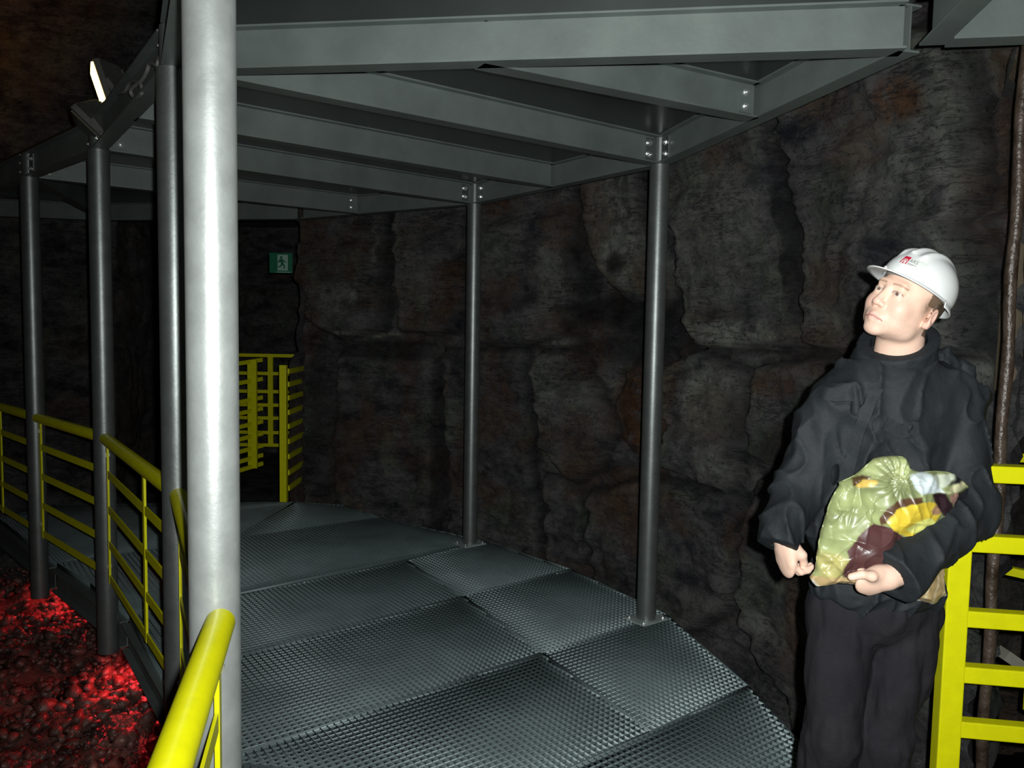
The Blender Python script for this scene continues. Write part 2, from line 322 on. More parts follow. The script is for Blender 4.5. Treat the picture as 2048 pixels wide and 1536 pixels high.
# ------------------------------------------------------------------ grating
def clip_line(p, d, poly):
    ts = []
    n = len(poly)
    for i in range(n):
        a = np.array(poly[i]); b = np.array(poly[(i+1) % n]); e = b-a; den = d[0]*e[1]-d[1]*e[0]
        if abs(den) < 1e-9: continue
        wv = a-p; t = (wv[0]*e[1]-wv[1]*e[0])/den; s = (wv[0]*d[1]-wv[1]*d[0])/den
        if 0 <= s < 1: ts.append(t)
    ts.sort(); return [(ts[i], ts[i+1]) for i in range(0, len(ts)-1, 2)]
def inset(poly, g):
    c = np.mean(poly, 0); out = []
    n = len(poly); P = [np.array(p, float) for p in poly]
    ar = sum(P[i][0]*P[(i+1) % n][1]-P[(i+1) % n][0]*P[i][1] for i in range(n)); sg = 1 if ar > 0 else -1
    for i in range(n):
        a, b, cc = P[i-1], P[i], P[(i+1) % n]
        d1 = (b-a)/np.linalg.norm(b-a); d2 = (cc-b)/np.linalg.norm(cc-b)
        n1 = np.array([-d1[1], d1[0]])*sg; n2 = np.array([-d2[1], d2[0]])*sg
        k = 1+n1@n2; out.append(tuple(b+(n1+n2)*g/max(k, .3)))
    return out
def grating(name, poly, ztop, ang, pitch=.0300, depth=.030, parent=None, mat_='grate'):
    poly = inset(poly, .005); V = []; Fc = []
    def bx(a, b, th, z0, z1):
        d = b-a; L = math.hypot(*d)
        if L < .004: return
        n = np.array([-d[1], d[0]])/L*th/2; k = len(V)
        for q in (a-n, b-n, b+n, a+n): V.append((q[0], q[1], z0))
        for q in (a-n, b-n, b+n, a+n): V.append((q[0], q[1], z1))
        for f in ((0, 3, 2, 1), (4, 5, 6, 7), (0, 1, 5, 4), (1, 2, 6, 5), (2, 3, 7, 6), (3, 0, 4, 7)): Fc.append([k+i for i in f])
    ex = np.array([math.cos(ang), math.sin(ang)]); ey = np.array([-ex[1], ex[0]]); PP = np.array(poly)
    for d, n, th, dz in ((ex, ey, .0026, depth*.40), (ey, ex, .0030, depth)):
        pr = PP@n; k = math.ceil(pr.min()/pitch)
        while k*pitch < pr.max():
            p = n*(k*pitch)
            for t0, t1 in clip_line(p, d, poly): bx(p+d*t0, p+d*t1, th, ztop-dz, ztop-(.0005 if dz < depth else 0))
            k += 1
    for i in range(len(poly)):
        bx(np.array(poly[i]), np.array(poly[(i+1) % len(poly)]), .003, ztop-depth, ztop+.001)
    return mesh_np(name, V, Fc, M[mat_], parent, sm=False)
ANG = R(36.5)
def lerp(a, b, t): return (a[0]+(b[0]-a[0])*t, a[1]+(b[1]-a[1])*t)
# outer edge of the grating and inner edge, points of the place
E = {'a': (1.22, 2.44), 'b': (1.10, 3.45), 'c': (.90, 4.33), 'd': (.42, 5.14), 'e': (-.20, 5.80), 'f': (-1.08, 6.46), 'g': (-1.47, 6.88), 'h': (-1.93, 6.98), 'i': (-3.93, 6.70)}
I = {'0': (-.50, 1.62), '1': (-1.06, 2.76), '2': (-1.56, 3.44), '3': (-2.06, 4.16), '3b': (-2.55, 4.68), '4': (-2.98, 5.07), '5': (-4.1, 6.2)}
MID = lambda a, b, t=.5: lerp(a, b, t)
k5, k4, k3 = (.17, 3.78), (-.27, 4.58), (-.70, 5.26); k6 = (.58, 3.03)
panels = [
 ('near_strip', [(I['0']), (.95, 1.40), E['a'], I['1']], R(-6), 'grey steel floor grating panel underfoot nearest the photographer'),
 ('x', [(-.28, -.9), (.93, -.9), (.95, 1.40), I['0']], R(-6), 'grey steel floor grating panel behind the nearest seam, below the photographer'),
 ('b1', [I['1'], lerp(I['1'], E['a'], .48), k6, k5], ANG, 'wide floor grating panel in front of the first seam, bottom centre'),
 ('b1r', [k6, E['b'], E['c'], k5], ANG, 'floor grating panel in front of the nearest wall-side post, at the rock edge'),
 ('b1c', [lerp(I['1'], E['a'], .48), E['a'], E['b']], ANG, 'triangular floor grating panel beside the standing man\'s feet'),
 ('c1', [I['1'], k5, k4, I['2']], ANG, 'inner floor grating panel just beyond the first seam, next to the large foreground post'),
 ('c2', [k5, E['c'], E['d'], k4], ANG, 'floor grating panel just beyond the nearest wall-side post, at the rock edge'),
 ('d1', [I['2'], k4, k3, I['3']], ANG, 'inner floor grating panel between the second and third seams'),
 ('d2', [k4, E['d'], E['e'], k3], ANG, 'floor grating panel in front of the farther wall-side post, at the rock edge'),
 ('e1', [I['3'], E['e'], E['f'], I['4'], I['3b']], ANG, 'long floor grating panel beyond the farther wall-side post'),
 ('f1', [(-2.06, 5.72), E['f'], E['g'], E['h']], ANG, 'small wedge floor grating panel beside the far yellow post'),
 ('g1', [I['4'], (-2.06, 5.72), E['h'], E['i'], I['5']], R(-4), 'farthest floor grating panel on the left, behind the yellow railing'),
]
for nm, poly, ang, lab in panels:
    if lab is None: continue
    o = grating('grating_panel', poly, 0.0, ang); tag(o, lab, 'floor grating', 'grating panels of the walkway floor')
# upper deck grating, one continuous slab of panels overhead
ce = [P1, Q6, Q5, Q4, Q7, Q8, P3b, P3, P2]
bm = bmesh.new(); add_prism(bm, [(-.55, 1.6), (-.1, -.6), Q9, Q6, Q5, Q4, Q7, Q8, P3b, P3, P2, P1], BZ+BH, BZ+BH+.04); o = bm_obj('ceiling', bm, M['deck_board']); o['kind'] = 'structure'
# ------------------------------------------------------------------ beams
def ibeam(name, a, b, z, label, h=BH, wd=.075, cat='beam', group='steel beams under the upper deck', m='beam', ends=(0, 0), chan=False, bolts=()):
    a = Vector((*a, z)); b = Vector((*b, z)); d = (b-a).normalized(); a = a+d*ends[0]; b = b-d*ends[1]; s = d.cross(Vector((0, 0, 1)))
    if s.dot(-a) < 0: s = -s          # s points to the viewer's side
    t = .007; off = -s*wd/2*0 if not chan else s*0
    bm = bmesh.new()
    for zz in (t/2, h-t/2): add_box(bm, (a+b)/2+Vector((0, 0, zz)), ((b-a).length, wd, t), d, s, (0, 0, 1))
    add_box(bm, (a+b)/2+Vector((0, 0, h/2)), ((b-a).length, .006, h-2*t), d, s, (0, 0, 1))
    o = empty(name, (a+b)/2, label, cat, group)
    bm_obj('i_section', bm, M[m], o)
    for e, dd, fl in ((a, d, 0), (b, -d, 1)):
        if fl in bolts:
            bp = bmesh.new(); add_box(bp, e+dd*.05+s*.0065+Vector((0, 0, h/2)), (.07, .007, h*.72), d, s, (0, 0, 1)); pl = bm_obj('end_plate', bp, M[m], o)
            for zz in (.045, .10):
                bb = bmesh.new(); add_bolt(bb, e+dd*.055+s*.010+Vector((0, 0, zz)), s, .95); bm_obj('bolt', bb, M['bolt'], o, sm=True)
    return o
g = 'radial deck beams overhead'
mid12 = lerp(P1, P2, .5); outer34 = (.24, 4.98); outer45 = (-1.22, 6.30); near3b = (1.0, 3.33)
ibeam('deck_girder', (-1.14, 2.83), (1.21, 2.50), BZ, 'bright wide steel beam overhead running nearest across the top', ends=(.0, .02), group=g)
ibeam('deck_girder', (-1.12, 2.86), Q5, BZ, 'steel beam overhead ending at the nearest wall-side post', ends=(.02, .05), group=g, bolts=(1,))
ibeam('deck_girder', lerp((-1.14, 2.83), (1.21, 2.5), .42), near3b, BZ, 'short steel beam overhead at upper right, bolted to the edge beam near the rock', ends=(.03, .03), group=g, bolts=(1,))
ibeam('deck_girder', mid12, outer34, BZ, 'steel beam overhead halfway between the two wall-side posts', ends=(.03, .03), group=g)
ibeam('deck_girder', P2, Q4, BZ, 'steel beam overhead ending at the farther wall-side post', ends=(.05, .05), group=g, bolts=(0, 1))
ibeam('deck_girder', P3, outer45, BZ, 'farthest straight steel beam overhead, bolted short of the tunnel', ends=(.05, .03), group=g, bolts=(0, 1))
ibeam('deck_girder', P3, Q8, BZ, 'steel beam overhead far left, above the dark tunnel mouth', ends=(.05, .03), group=g)
g = 'edge beams of the upper deck'
ibeam('edge_girder', Q6, Q5, BZ, 'upper deck edge beam along the rock from top right to the nearest wall-side post', ends=(.0, .03), group=g, bolts=(1,))
ibeam('edge_girder', Q5, Q4, BZ, 'upper deck edge beam between the two wall-side posts', ends=(.03, .03), group=g)
ibeam('edge_girder', Q4, Q7, BZ, 'upper deck edge beam beyond the farther wall-side post', ends=(.03, .03), group=g, bolts=(0,))
ibeam('edge_girder', Q7, Q8, BZ, 'upper deck edge beam across the front of the dark tunnel', ends=(.03, .0), group=g)
ibeam('edge_girder', Q8, (-5.6, 6.6), BZ, 'upper deck edge beam at the far left above the pale rock patch', ends=(.03, .0), group=g)
ibeam('edge_girder', (1.25, 2.44), Q9, BZ, 'dark edge beam overhead in the top right corner of the view', ends=(.0, .0), group=g)
ibeam('edge_girder', P0, P1, BZ, 'upper deck edge beam over the two nearest pit-side posts', ends=(.05, .05), group=g)
ibeam('edge_girder', P1, P2, BZ, 'upper deck edge beam behind the floodlights', ends=(.05, .05), group=g)
ibeam('edge_girder', P2, P3, BZ, 'upper deck edge beam left of the floodlights', ends=(.05, .05), group=g)
ibeam('edge_girder', P3, P3b, BZ, 'upper deck edge beam at the left border of the view', ends=(.05, 0), group=g, bolts=(0,))
ibeam('bridge_girder', (1.29, 2.42), (3.4, 2.08), BZ, 'pale steel beam of the exit bridge at the top right', group=None)
g = 'beams carrying the walkway floor'
FZ = -.03-BH
for a, b, lab in ((I['1'], E['a'], 'floor beam under the nearest grating seam'), (I['1'], E['c'], 'floor beam under the seam to the nearest wall-side post'),
                  (I['2'], E['d'], 'floor beam under the seam between the wall-side posts'), (I['3'], E['e'], 'floor beam under the seam to the farther wall-side post'),
                  (I['4'], E['f'], 'floor beam under the last long grating seam'), (lerp(I['1'], E['a'], .48), E['b'], 'floor beam under the short seam by the man'),
                  ((-2.06, 5.72), E['h'], 'floor beam under the far wedge panel seam'),
                  (I['0'], I['1'], 'dark floor edge beam at the pit by the foreground post'), (I['1'], I['3'], 'dark floor edge beam at the pit between the two tall left posts'),
                  (I['3'], I['4'], 'dark floor edge beam at the pit in front of the leftmost post'), (I['4'], I['5'], 'dark floor edge beam at the pit, far left'),
                  (E['a'], E['c'], 'floor edge beam along the rock behind the man'), (E['c'], E['e'], 'floor edge beam along the rock between wall-side posts'), (E['e'], E['f'], 'floor edge beam along the rock at the far end')):
    ibeam('walkway_joist', a, b, FZ, lab, wd=.11 if 'seam' in lab else .075, m='flange' if 'seam' in lab else 'beam', ends=(.02, .02), group=g)
# ------------------------------------------------------------------ posts
def post(p, z0, z1, label, dirs, base=False, r=.0525, m='galv_flash_dim'):
    o = empty('support_post', (*p, z0), label, 'post', 'round steel posts of the walkway')
    bm = bmesh.new(); add_tube(bm, [(*p, z0), (*p, (z0+z1)/2), (*p, z1)], r, 48); bm_obj('tube', bm, M[m], o, sm=True)
    if base:
        bm = bmesh.new(); add_box(bm, (*p, z0+.004), (.19, .15, .008), (math.cos(ANG), math.sin(ANG), 0), (-math.sin(ANG), math.cos(ANG), 0)); bm_obj('base_plate', bm, M['flange'], o, bevel=.001)
        for sx in (-1, 1):
            for sy in (-1, 1):
                bm = bmesh.new(); add_bolt(bm, (p[0]+sx*.075*math.cos(ANG)-sy*.055*math.sin(ANG), p[1]+sx*.075*math.sin(ANG)+sy*.055*math.cos(ANG), z0+.008), (0, 0, 1), .8); bm_obj('bolt', bm, M['bolt'], o, sm=True)
    if dirs:
        bm = bmesh.new(); add_tube(bm, [(*p, z1), (*p, z1+BH-.001)], r*.78, 24); bm_obj('top_stub', bm, M[m], o, sm=True)
        for (dx, dy) in dirs:
            d = Vector((dx, dy, 0)).normalized(); s = d.cross(Vector((0, 0, 1)))
            if s.dot(Vector((-p[0], -p[1], 0))) < 0: s = -s
            c = Vector((*p, z1+BH/2))+d*.075+s*.006
            bm = bmesh.new(); add_box(bm, c, (.085, .008, BH*.8), d, s, (0, 0, 1)); bm_obj('connection_plate', bm, M[m], o)
            for zz in (-.03, .03):
                bm = bmesh.new(); add_bolt(bm, c+d*.015+s*.004+Vector((0, 0, zz)), s, 1.0); bm_obj('bolt', bm, M['bolt'], o, sm=True)
    return o
dv = lambda a, b: (b[0]-a[0], b[1]-a[1])
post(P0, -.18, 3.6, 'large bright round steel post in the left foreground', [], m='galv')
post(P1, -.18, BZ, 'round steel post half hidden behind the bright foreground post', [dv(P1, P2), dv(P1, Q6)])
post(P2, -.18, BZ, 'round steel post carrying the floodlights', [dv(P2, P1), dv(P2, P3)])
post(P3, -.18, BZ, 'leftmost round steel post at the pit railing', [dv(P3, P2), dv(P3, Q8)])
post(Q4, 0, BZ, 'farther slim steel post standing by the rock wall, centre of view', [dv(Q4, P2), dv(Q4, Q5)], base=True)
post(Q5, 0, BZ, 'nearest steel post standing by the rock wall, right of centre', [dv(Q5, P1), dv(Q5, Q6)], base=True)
# ------------------------------------------------------------------ yellow railings
RZ = .98
def railing(a, b, label, mids=(), e0=.09, e1=.09, posts=True, tube=True, z=RZ, infill=(.80, .615, .43, .25), group='yellow railing panels along the pit', tr=.030, name='railing_panel', bolts=True, a_ext=0, b_ext=0, zb=.2, side=None, flat=(.007, .04), zoff=0.0):
    a = Vector((*a, 0)); b = Vector((*b, 0)); d = (b-a).normalized(); s = d.cross(Vector((0, 0, 1)))
    o = empty(name, (a+b)/2+Vector((0, 0, zb+zoff)), label, 'railing', group)
    Z = Vector((0, 0, 1))
    if tube:
        bm = bmesh.new(); add_tube(bm, [a-d*a_ext+Z*(z+zoff), b+d*b_ext+Z*(z+zoff)], tr, 28); bm_obj('top_rail', bm, M['yellow'], o, sm=True, bevel=0)
    for zz in infill:
        bm = bmesh.new(); bar(bm, a+d*e0+Z*(zz+zoff), b-d*e1+Z*(zz+zoff), flat[0], flat[1]); bm_obj('infill_bar', bm, M['yellow'], o)
    vs_ = [a+d*e0, b-d*e1]+[a+d*((b-a).length*m) for m in mids]
    for v in vs_:
        bm = bmesh.new(); add_box(bm, v+Z*((z+min(infill)-.02)/2+zoff), (.034, .010, z-min(infill)+.03), d, s, Z); bm_obj('upright', bm, M['yellow'], o)
    if bolts:
        for v, dd in ((a+d*e0, -d), (b-d*e1, d)):
            for zz in (.90, .31):
                bm = bmesh.new(); add_bolt(bm, v+dd*.006+Z*(zz+zoff), dd, .9); bm_obj('bolt', bm, M['bolt'], o, sm=True)
    return o
n0 = Vector((-.63, 1.65))
railing(P1, P2, 'yellow railing panel between the hidden post and the floodlight post', mids=(.37,))
railing(P2, P3, 'yellow railing panel between the floodlight post and the leftmost post')
railing(P3, lerp(P3, P3b, .62), 'yellow railing panel at the left border of the view', mids=(.6,))
railing(lerp(P0, P1, .05), P1, 'yellow railing panel hidden behind the bright foreground post', e0=.12)
e0p = W(428, 1250, 1.60); tgt = W(322, 1536, 1.06)
dir0 = Vector((tgt.x-e0p.x, tgt.y-e0p.y)).normalized(); pa = Vector((-.595, 1.585)); pb = pa+dir0*1.35
railing((pa.x, pa.y), (pb.x, pb.y), 'large bright yellow handrail in the bottom left foreground', e0=.045, e1=.1, mids=(.5,))
# exit gate railing at right
gd = Vector((math.cos(R(-9)), math.sin(R(-9)), 0)); gp = W(1908, 1200, 2.38); gp.z = 0
o = empty('gate_railing', gp, 'bright yellow square-tube gate railing behind the man on the right', 'railing')
gs = gd.cross(Vector((0, 0, 1)))
def zof(v, y): return W(1990, v, y).z
bm = bmesh.new(); add_box(bm, gp+Vector((0, 0, zof(946, 2.36)/2+.01)), (.066, .06, zof(946, 2.36)+.035), gd, gs, (0, 0, 1)); bm_obj('upright', bm, M['yellow'], o, bevel=.004)
for i, v in enumerate((946, 1086, 1236, 1347, 1456, 1565)):
    z = zof(v, 2.37); bm = bmesh.new(); bar(bm, gp+gd*.03+Vector((0, 0, z)), gp+gd*1.5+Vector((0, 0, z)), .045 if i else .06, .052); bm_obj('crossbar', bm, M['yellow'], o, bevel=.004)
bm = bmesh.new(); add_box(bm, gp+gd*1.5+Vector((0, 0, .6)), (.066, .06, 1.2), gd, gs, (0, 0, 1)); bm_obj('upright', bm, M['yellow'], o, bevel=.004)
o = empty('far_railing', W(2060, 900, 3.3)*1, 'dim yellow railing farther down the exit passage, right border', 'railing')
for v, hgt in ((776, .03), (799, .018), (829, .04), (915, .035), (1140, .035)):
    z = W(2040, v, 3.3).z; bm = bmesh.new(); x0 = W(2031 if v != 1140 else 2010, v, 3.3).x; bar(bm, (x0, 3.3, z), (x0+(.9 if v != 1140 else .16), 3.12, z), .03, hgt); bm_obj('crossbar', bm, M['yellow'], o)
bm = bmesh.new(); add_box(bm, (W(2100, 900, 3.25).x, 3.25, .7), (.05, .05, 1.4)); bm_obj('upright', bm, M['yellow'], o)
# far fence and yellow post in the tunnel
yp = W(568, 1003, 6.98); yp.z = 0
bm = bmesh.new(); add_box(bm, yp+Vector((0, 0, .615)), (.062, .062, 1.23)); o = bm_obj('yellow_post', bm, M['yellow'], bevel=.004); tag(o, 'single tall yellow post standing at the far end of the grating', 'post')
def fence(pts, zs, ups, label, ht=.045):
    a, b = Vector(pts[0]), Vector(pts[1]); o = empty('fence_panel', ((a+b)/2).to_tuple()[:2]+(min(zs),), label, 'fence', 'yellow fence panels in the tunnel mouth')
    for z in zs:
        bm = bmesh.new(); bar(bm, (a.x, a.y, z+(a.z)), (b.x, b.y, z+b.z), .02, ht); bm_obj('crossbar', bm, M['yellow'], o)
    for t, wd, z0, z1 in ups:
        p = a.lerp(b, t); bm = bmesh.new(); add_box(bm, (p.x, p.y, (z0+z1)/2), (wd, .03, z1-z0)); bm_obj('upright', bm, M['yellow'], o)
ya = 8.6
zs = [W(540, v, ya).z for v in (711, 747, 783, 810, 836, 865, 890)]
fence([(W(380, 700, ya).x, ya, 0), (W(589, 700, ya).x, ya, 0)], zs, [(.77, .055, zs[-1], zs[0])], 'back yellow fence panel with level bars below the exit sign', .036)
yb = 7.9
zs = [W(500, v, yb).z for v in (725, 763, 800, 822, 848, 872, 896, 915, 932)]
fence([(W(420, 700, yb-.55).x, yb-.55, -.03), (W(524, 700, yb).x, yb, .03)], zs, [(.80, .09, zs[-1], zs[0]+.03), (.32, .06, zs[-1], zs[0])], 'middle yellow fence panel seen obliquely, left of the tall yellow post', .04)
zs = [W(570, v, 7.05).z for v in (742, 768, 795, 824, 852, 882, 912, 944, 975)]
fence([(yp.x+.03, 7.02, 0), (yp.x+.02, 8.3, 0)], zs, [(.95, .05, zs[-1], zs[0])], 'oblique yellow fence panel right behind the tall yellow post', .045)
# ------------------------------------------------------------------ exit sign
sp = W(562, 526, 7.35)
o = empty('exit_sign', sp, 'small green emergency exit sign with running figure in the dark tunnel mouth', 'sign')
bm = bmesh.new(); add_box(bm, sp, (.215, .008, .185)); bm_obj('board', bm, M['signgreen'], o, bevel=.001)
def flat(name, polys, y, m, par, c, sc_=1.0):
    bm = bmesh.new()
    for pl in polys:
        v = [bm.verts.new((c.x+x*sc_, y, c.z+z*sc_)) for x, z in pl]; v2 = [bm.verts.new((c.x+x*sc_, y-.002, c.z+z*sc_)) for x, z in pl]
        bm.faces.new(v); bm.faces.new(v2[::-1])
        for i in range(len(v)): bm.faces.new((v[i], v[(i+1) % len(v)], v2[(i+1) % len(v)], v2[i]))
    return bm_obj(name, bm, m, par)
flat('doorway', [[(-.03, -.07), (.065, -.07), (.065, .075), (-.03, .075)]], sp.y-.005, M['signwhite'], o, sp)
hd = [(.005+.013*math.cos(t*.628), .05+.013*math.sin(t*.628)) for t in range(10)]
flat('running_figure', [hd, [(-.012, .035), (.018, .037), (.028, -.005), (.004, -.012)], [(.018, .03), (.05, .012), (.048, .003), (.016, .018)], [(-.01, .032), (-.03, .005), (-.022, .0), (.0, .018)],
     [(.006, -.008), (.026, -.006), (.040, -.028), (.034, -.055), (.024, -.054), (.028, -.032)], [(.004, -.010), (.018, -.016), (-.002, -.038), (-.026, -.040), (-.026, -.030), (-.006, -.028)]], sp.y-.008, M['signgreen'], o, sp)
flat('footer_line', [[(-.04, -.088), (.09, -.088), (.09, -.080), (-.04, -.080)]], sp.y-.005, M['signwhite'], o, sp)
# ------------------------------------------------------------------ floodlights and cable on the post
def floodlight(c, aim, label, lit, sz=(.24, .17, .10), roll=0.0):
    c = Vector(c); aim = Vector(aim).normalized(); sx = aim.cross(Vector((0, 0, 1))).normalized(); sz_ = sx.cross(aim)
    rot = Matrix.Rotation(roll, 3, aim); sx = rot@sx; sz_ = rot@sz_
    o = empty('floodlight', c-Vector((0, 0, .1)), label, 'lamp', 'floodlights on the post top')
    bm = bmesh.new(); w_, h_, d_ = sz
    fr = [c+sx*a*w_/2+sz_*b*h_/2 for a, b in ((-1, -1), (1, -1), (1, 1), (-1, 1))]
    bk = [c-aim*d_+sx*a*w_*.3+sz_*b*h_*.3 for a, b in ((-1, -1), (1, -1), (1, 1), (-1, 1))]
    f = [bm.verts.new(p) for p in fr]; m_ = [bm.verts.new(p-aim*.03) for p in fr]; k = [bm.verts.new(p) for p in bk]
    bm.faces.new(f); bm.faces.new(k[::-1])
    for A_, B_ in ((f, m_), (m_, k)):
        for i in range(4): bm.faces.new((A_[i], A_[(i+1) % 4], B_[(i+1) % 4], B_[i]))
    bm_obj('housing', bm, M['housing'], o, bevel=.005)
    bm = bmesh.new(); add_box(bm, c+aim*.006, (w_*.92, h_*.86, .010), sx, sz_, aim); bm_obj('glass', bm, M['lamp'] if lit else M['lens'], o)
    bm = bmesh.new()
    for q in (-1, 1): bar(bm, c-aim*.03+sx*q*(w_/2+.008), c-aim*.09-Vector((0, 0, .10))+sx*q*(w_/2+.008), .025, .004, sx)
    bar(bm, c-aim*.09-Vector((0, 0, .10))-sx*(w_/2+.01), c-aim*.09-Vector((0, 0, .10))+sx*(w_/2+.01), .025, .004)
    bm_obj('bracket', bm, M['housing'], o)
    bm = bmesh.new()
    for k_ in range(5): add_box(bm, c-aim*(d_*.95)+sx*(k_-2)*w_*.1, (.004, h_*.5, .03), sx, sz_, aim)
    bm_obj('cooling_fins', bm, M['housing'], o)
    bm = bmesh.new(); add_box(bm, c-aim*(d_+.02)+sz_*.02, (.06, .05, .04), sx, sz_, aim); bm_obj('junction_box', bm, M['black'], o, bevel=.004)
    return o
lc = W(198, 172, 4.18)
floodlight(lc, (-.84, -.46, -.29), 'lit floodlight glowing warm yellow on top of the post', True, (.24, .215, .12))
lc2 = W(176, 258, 4.06)
floodlight(lc2, (-.62, -.30, -.72), 'unlit floodlight tilted down below the glowing one', False, (.26, .20, .13))
light('floodlight_beam', 'SPOT', lc+Vector((-.12, -.04, -.02)), 150, (1.0, .40, .10), .08, target=lc+Vector((-3, 1.1, 1.9)), spot=92, blend=.9)
bm = bmesh.new(); add_tube(bm, [lc2+Vector((.05, .05, .02)), W(215, 262, 4.12), (P2[0], P2[1], BZ+.1)], .012, 10); bar(bm, W(205, 262, 4.15), W(262, 205, 4.15), .03, .03); add_tube(bm, [W(225, 262, 4.14), W(225, 200, 4.18), W(212, 200, 4.2)], .012, 10)
o = bm_obj('mounting_arm', bm, M['housing'], sm=True); tag(o, 'dark steel mounting arm holding both floodlights on the post', 'bracket')
bm = bmesh.new()
CW = lambda u, v, k=.955: W(u, v, k/(.2427+(u-197)*.000773))
cp = [CW(236, 186), CW(250, 182), CW(262, 163), CW(280, 168), CW(284, 185), CW(270, 196), CW(262, 180, .94), CW(284, 160), CW(294, 142), CW(300, 126), CW(314, 130), CW(318, 118), CW(326, 108), CW(322, 92), CW(330, 82), CW(345, 72)]
def spline(pts, n=6):
    out = []
    for i in range(len(pts)-1):
        p0, p1, p2, p3 = pts[max(i-1, 0)], pts[i], pts[i+1], pts[min(i+2, len(pts)-1)]
        for k in range(n):
            t = k/n; out.append(.5*((2*p1)+(-p0+p2)*t+(2*p0-5*p1+4*p2-p3)*t*t+(-p0+3*p1-3*p2+p3)*t**3))
    return out+[pts[-1]]
add_tube(bm, spline(cp), .008, 10); o = bm_obj('power_cable', bm, M['cable'], sm=True); tag(o, 'coiled grey power cable running from the floodlights along the edge beam', 'cable')
# ------------------------------------------------------------------ rusty pipe at right
bm = bmesh.new(); pb = W(2021, 600, 2.53)
pts = []
for i in range(40):
    z = -1.0+i*.1; pts.append((pb.x+.004*math.sin(i*1.3), pb.y, z))
add_tube(bm, pts, [.0185+.0013*math.sin(i*2.1) for i in range(40)], 16); o = bm_obj('rusty_pipe', bm, M['rustpipe'], sm=True); tag(o, 'wet rusty vertical pipe behind the yellow gate, right border', 'pipe')
# timber pieces beyond
bm = bmesh.new(); a = W(2056, 440, 2.85); bar(bm, (a.x-.02, 2.85, 1.40), (a.x, 2.86, 2.2), .10, .05, (0, 1, 0)); o = bm_obj('timber_post', bm, mat('old_timber', (.14, .11, .07), .7, noise=.5, nscale=6, stretch=(6, 6, 1), bump=.3)); tag(o, 'old brown timber post at the right border behind the pipe', 'timber')
bm = bmesh.new(); bar(bm, W(2004, 1305, 2.9), W(2040, 1330, 2.9), .06, .04); o = bm_obj('grey_plank', bm, mat('grey_wood', (.3, .29, .24), .7, noise=.3)); tag(o, 'short grey plank end seen through the gate bars', 'plank')
# ------------------------------------------------------------------ rubble in the pit
def hz(P): return -.78+(fbm(P*np.array([.9, .9, 0]), 3)-.5)*.4+(fbm(P*np.array([5., 5., 0]), 3)-.5)*.16+.22*np.clip((P[:, 1]-3.6)/2, 0, 1)
def rubble():
    step = .035; xs = np.arange(-5.6, -.2, step); ys = np.arange(.3, 6.2, step); X, Y = np.meshgrid(xs, ys, indexing='ij'); P = np.stack([X.ravel(), Y.ravel(), np.zeros(X.size)], 1)
    Z = hz(P)
    V = np.stack([P[:, 0], P[:, 1], Z], 1); idx = np.arange(X.size).reshape(X.shape)
    Fc = np.stack([idx[:-1, :-1], idx[1:, :-1], idx[1:, 1:], idx[:-1, 1:]], -1).reshape(-1, 4)
    tri = np.concatenate([Fc[:, [0, 1, 2]], Fc[:, [0, 2, 3]]])
    bm = bmesh.new(); bmesh.ops.create_icosphere(bm, subdivisions=1, radius=1); bv = np.array([v.co[:] for v in bm.verts]); bf = np.array([[v.index for v in f.verts] for f in bm.faces]); bm.free()
    AV, AF = [V], [tri]; k = len(V)
    kinds = []
    for i in range(12):
        d = 1+(fbm(bv*1.7+i*7.7, 2)-.5)*1.1; v = bv*d[:, None]
        for k2 in range(7):
            pn = RNG.normal(size=3); pn /= np.linalg.norm(pn); t = v@pn; v = v-np.outer(np.clip(t-RNG.uniform(.35, .7), 0, 9), pn)
        kinds.append(v)
    for i in range(15000):
        y = RNG.uniform(1.2, 6.4); x = -.3-RNG.uniform(.2, 1.0)*y+RNG.uniform(-.3, .6); s = .012+.062*RNG.rand()**3
        z = float(hz(np.array([[x, y, 0.]]))[0])+s*.3
        q = Matrix.Rotation(RNG.uniform(0, 6), 3, 'Z')@Matrix.Rotation(RNG.uniform(0, 6), 3, 'X'); q = np.array(q)
        v = (kinds[i % 12]*np.array([1, .8, .65])*s)@q.T+np.array([x, y, z]); AV.append(v); AF.append(bf+k); k += len(v)
    o = mesh_np('rubble_heap', np.concatenate(AV), np.concatenate(AF), mat('wet_rubble', (.30, .17, .14), .30, 0, .6, col2=(.02, .012, .012), nscale=6, bump=1.0, bscale=35), sm=False)
    tag(o, 'heap of wet broken rock in the pit glowing under red light', 'rubble', None, 'stuff')
rubble()
# ------------------------------------------------------------------ smooth solid modelling (distance functions meshed by surface nets)
def v3(*a): return np.array(a, float)
def d_sph(p, c, r): return np.sqrt(((p-c)**2).sum(-1))-r
def d_ell(p, c, r, Rm=None):
    q = p-c
    if Rm is not None: q = q@Rm
    r = np.asarray(r, float); k0 = np.sqrt(((q/r)**2).sum(-1)); k1 = np.sqrt(((q/(r*r))**2).sum(-1))+1e-9
    return k0*(k0-1)/k1
def d_cap(p, a, b, ra, rb, flat=None):
    a = np.asarray(a, float); b = np.asarray(b, float); ba = b-a; pa = p-a
    t = np.clip((pa@ba)/(ba@ba), 0, 1); q = pa-t[..., None]*ba
    if flat is not None:                        # flatten along an axis: (axis, factor)
        ax, fc = flat; ax = ax/np.linalg.norm(ax); c = q@ax; q = q+np.outer(c.ravel(), ax).reshape(q.shape)*(1/fc-1)
        return (np.sqrt((q**2).sum(-1))-(ra+(rb-ra)*t))*min(1, fc)
    return np.sqrt((q**2).sum(-1))-(ra+(rb-ra)*t)
def smin(a, b, k):
    h = np.clip(.5+.5*(b-a)/k, 0, 1); return b+(a-b)*h-k*h*(1-h)
def smax(a, b, k): return -smin(-a, -b, k)
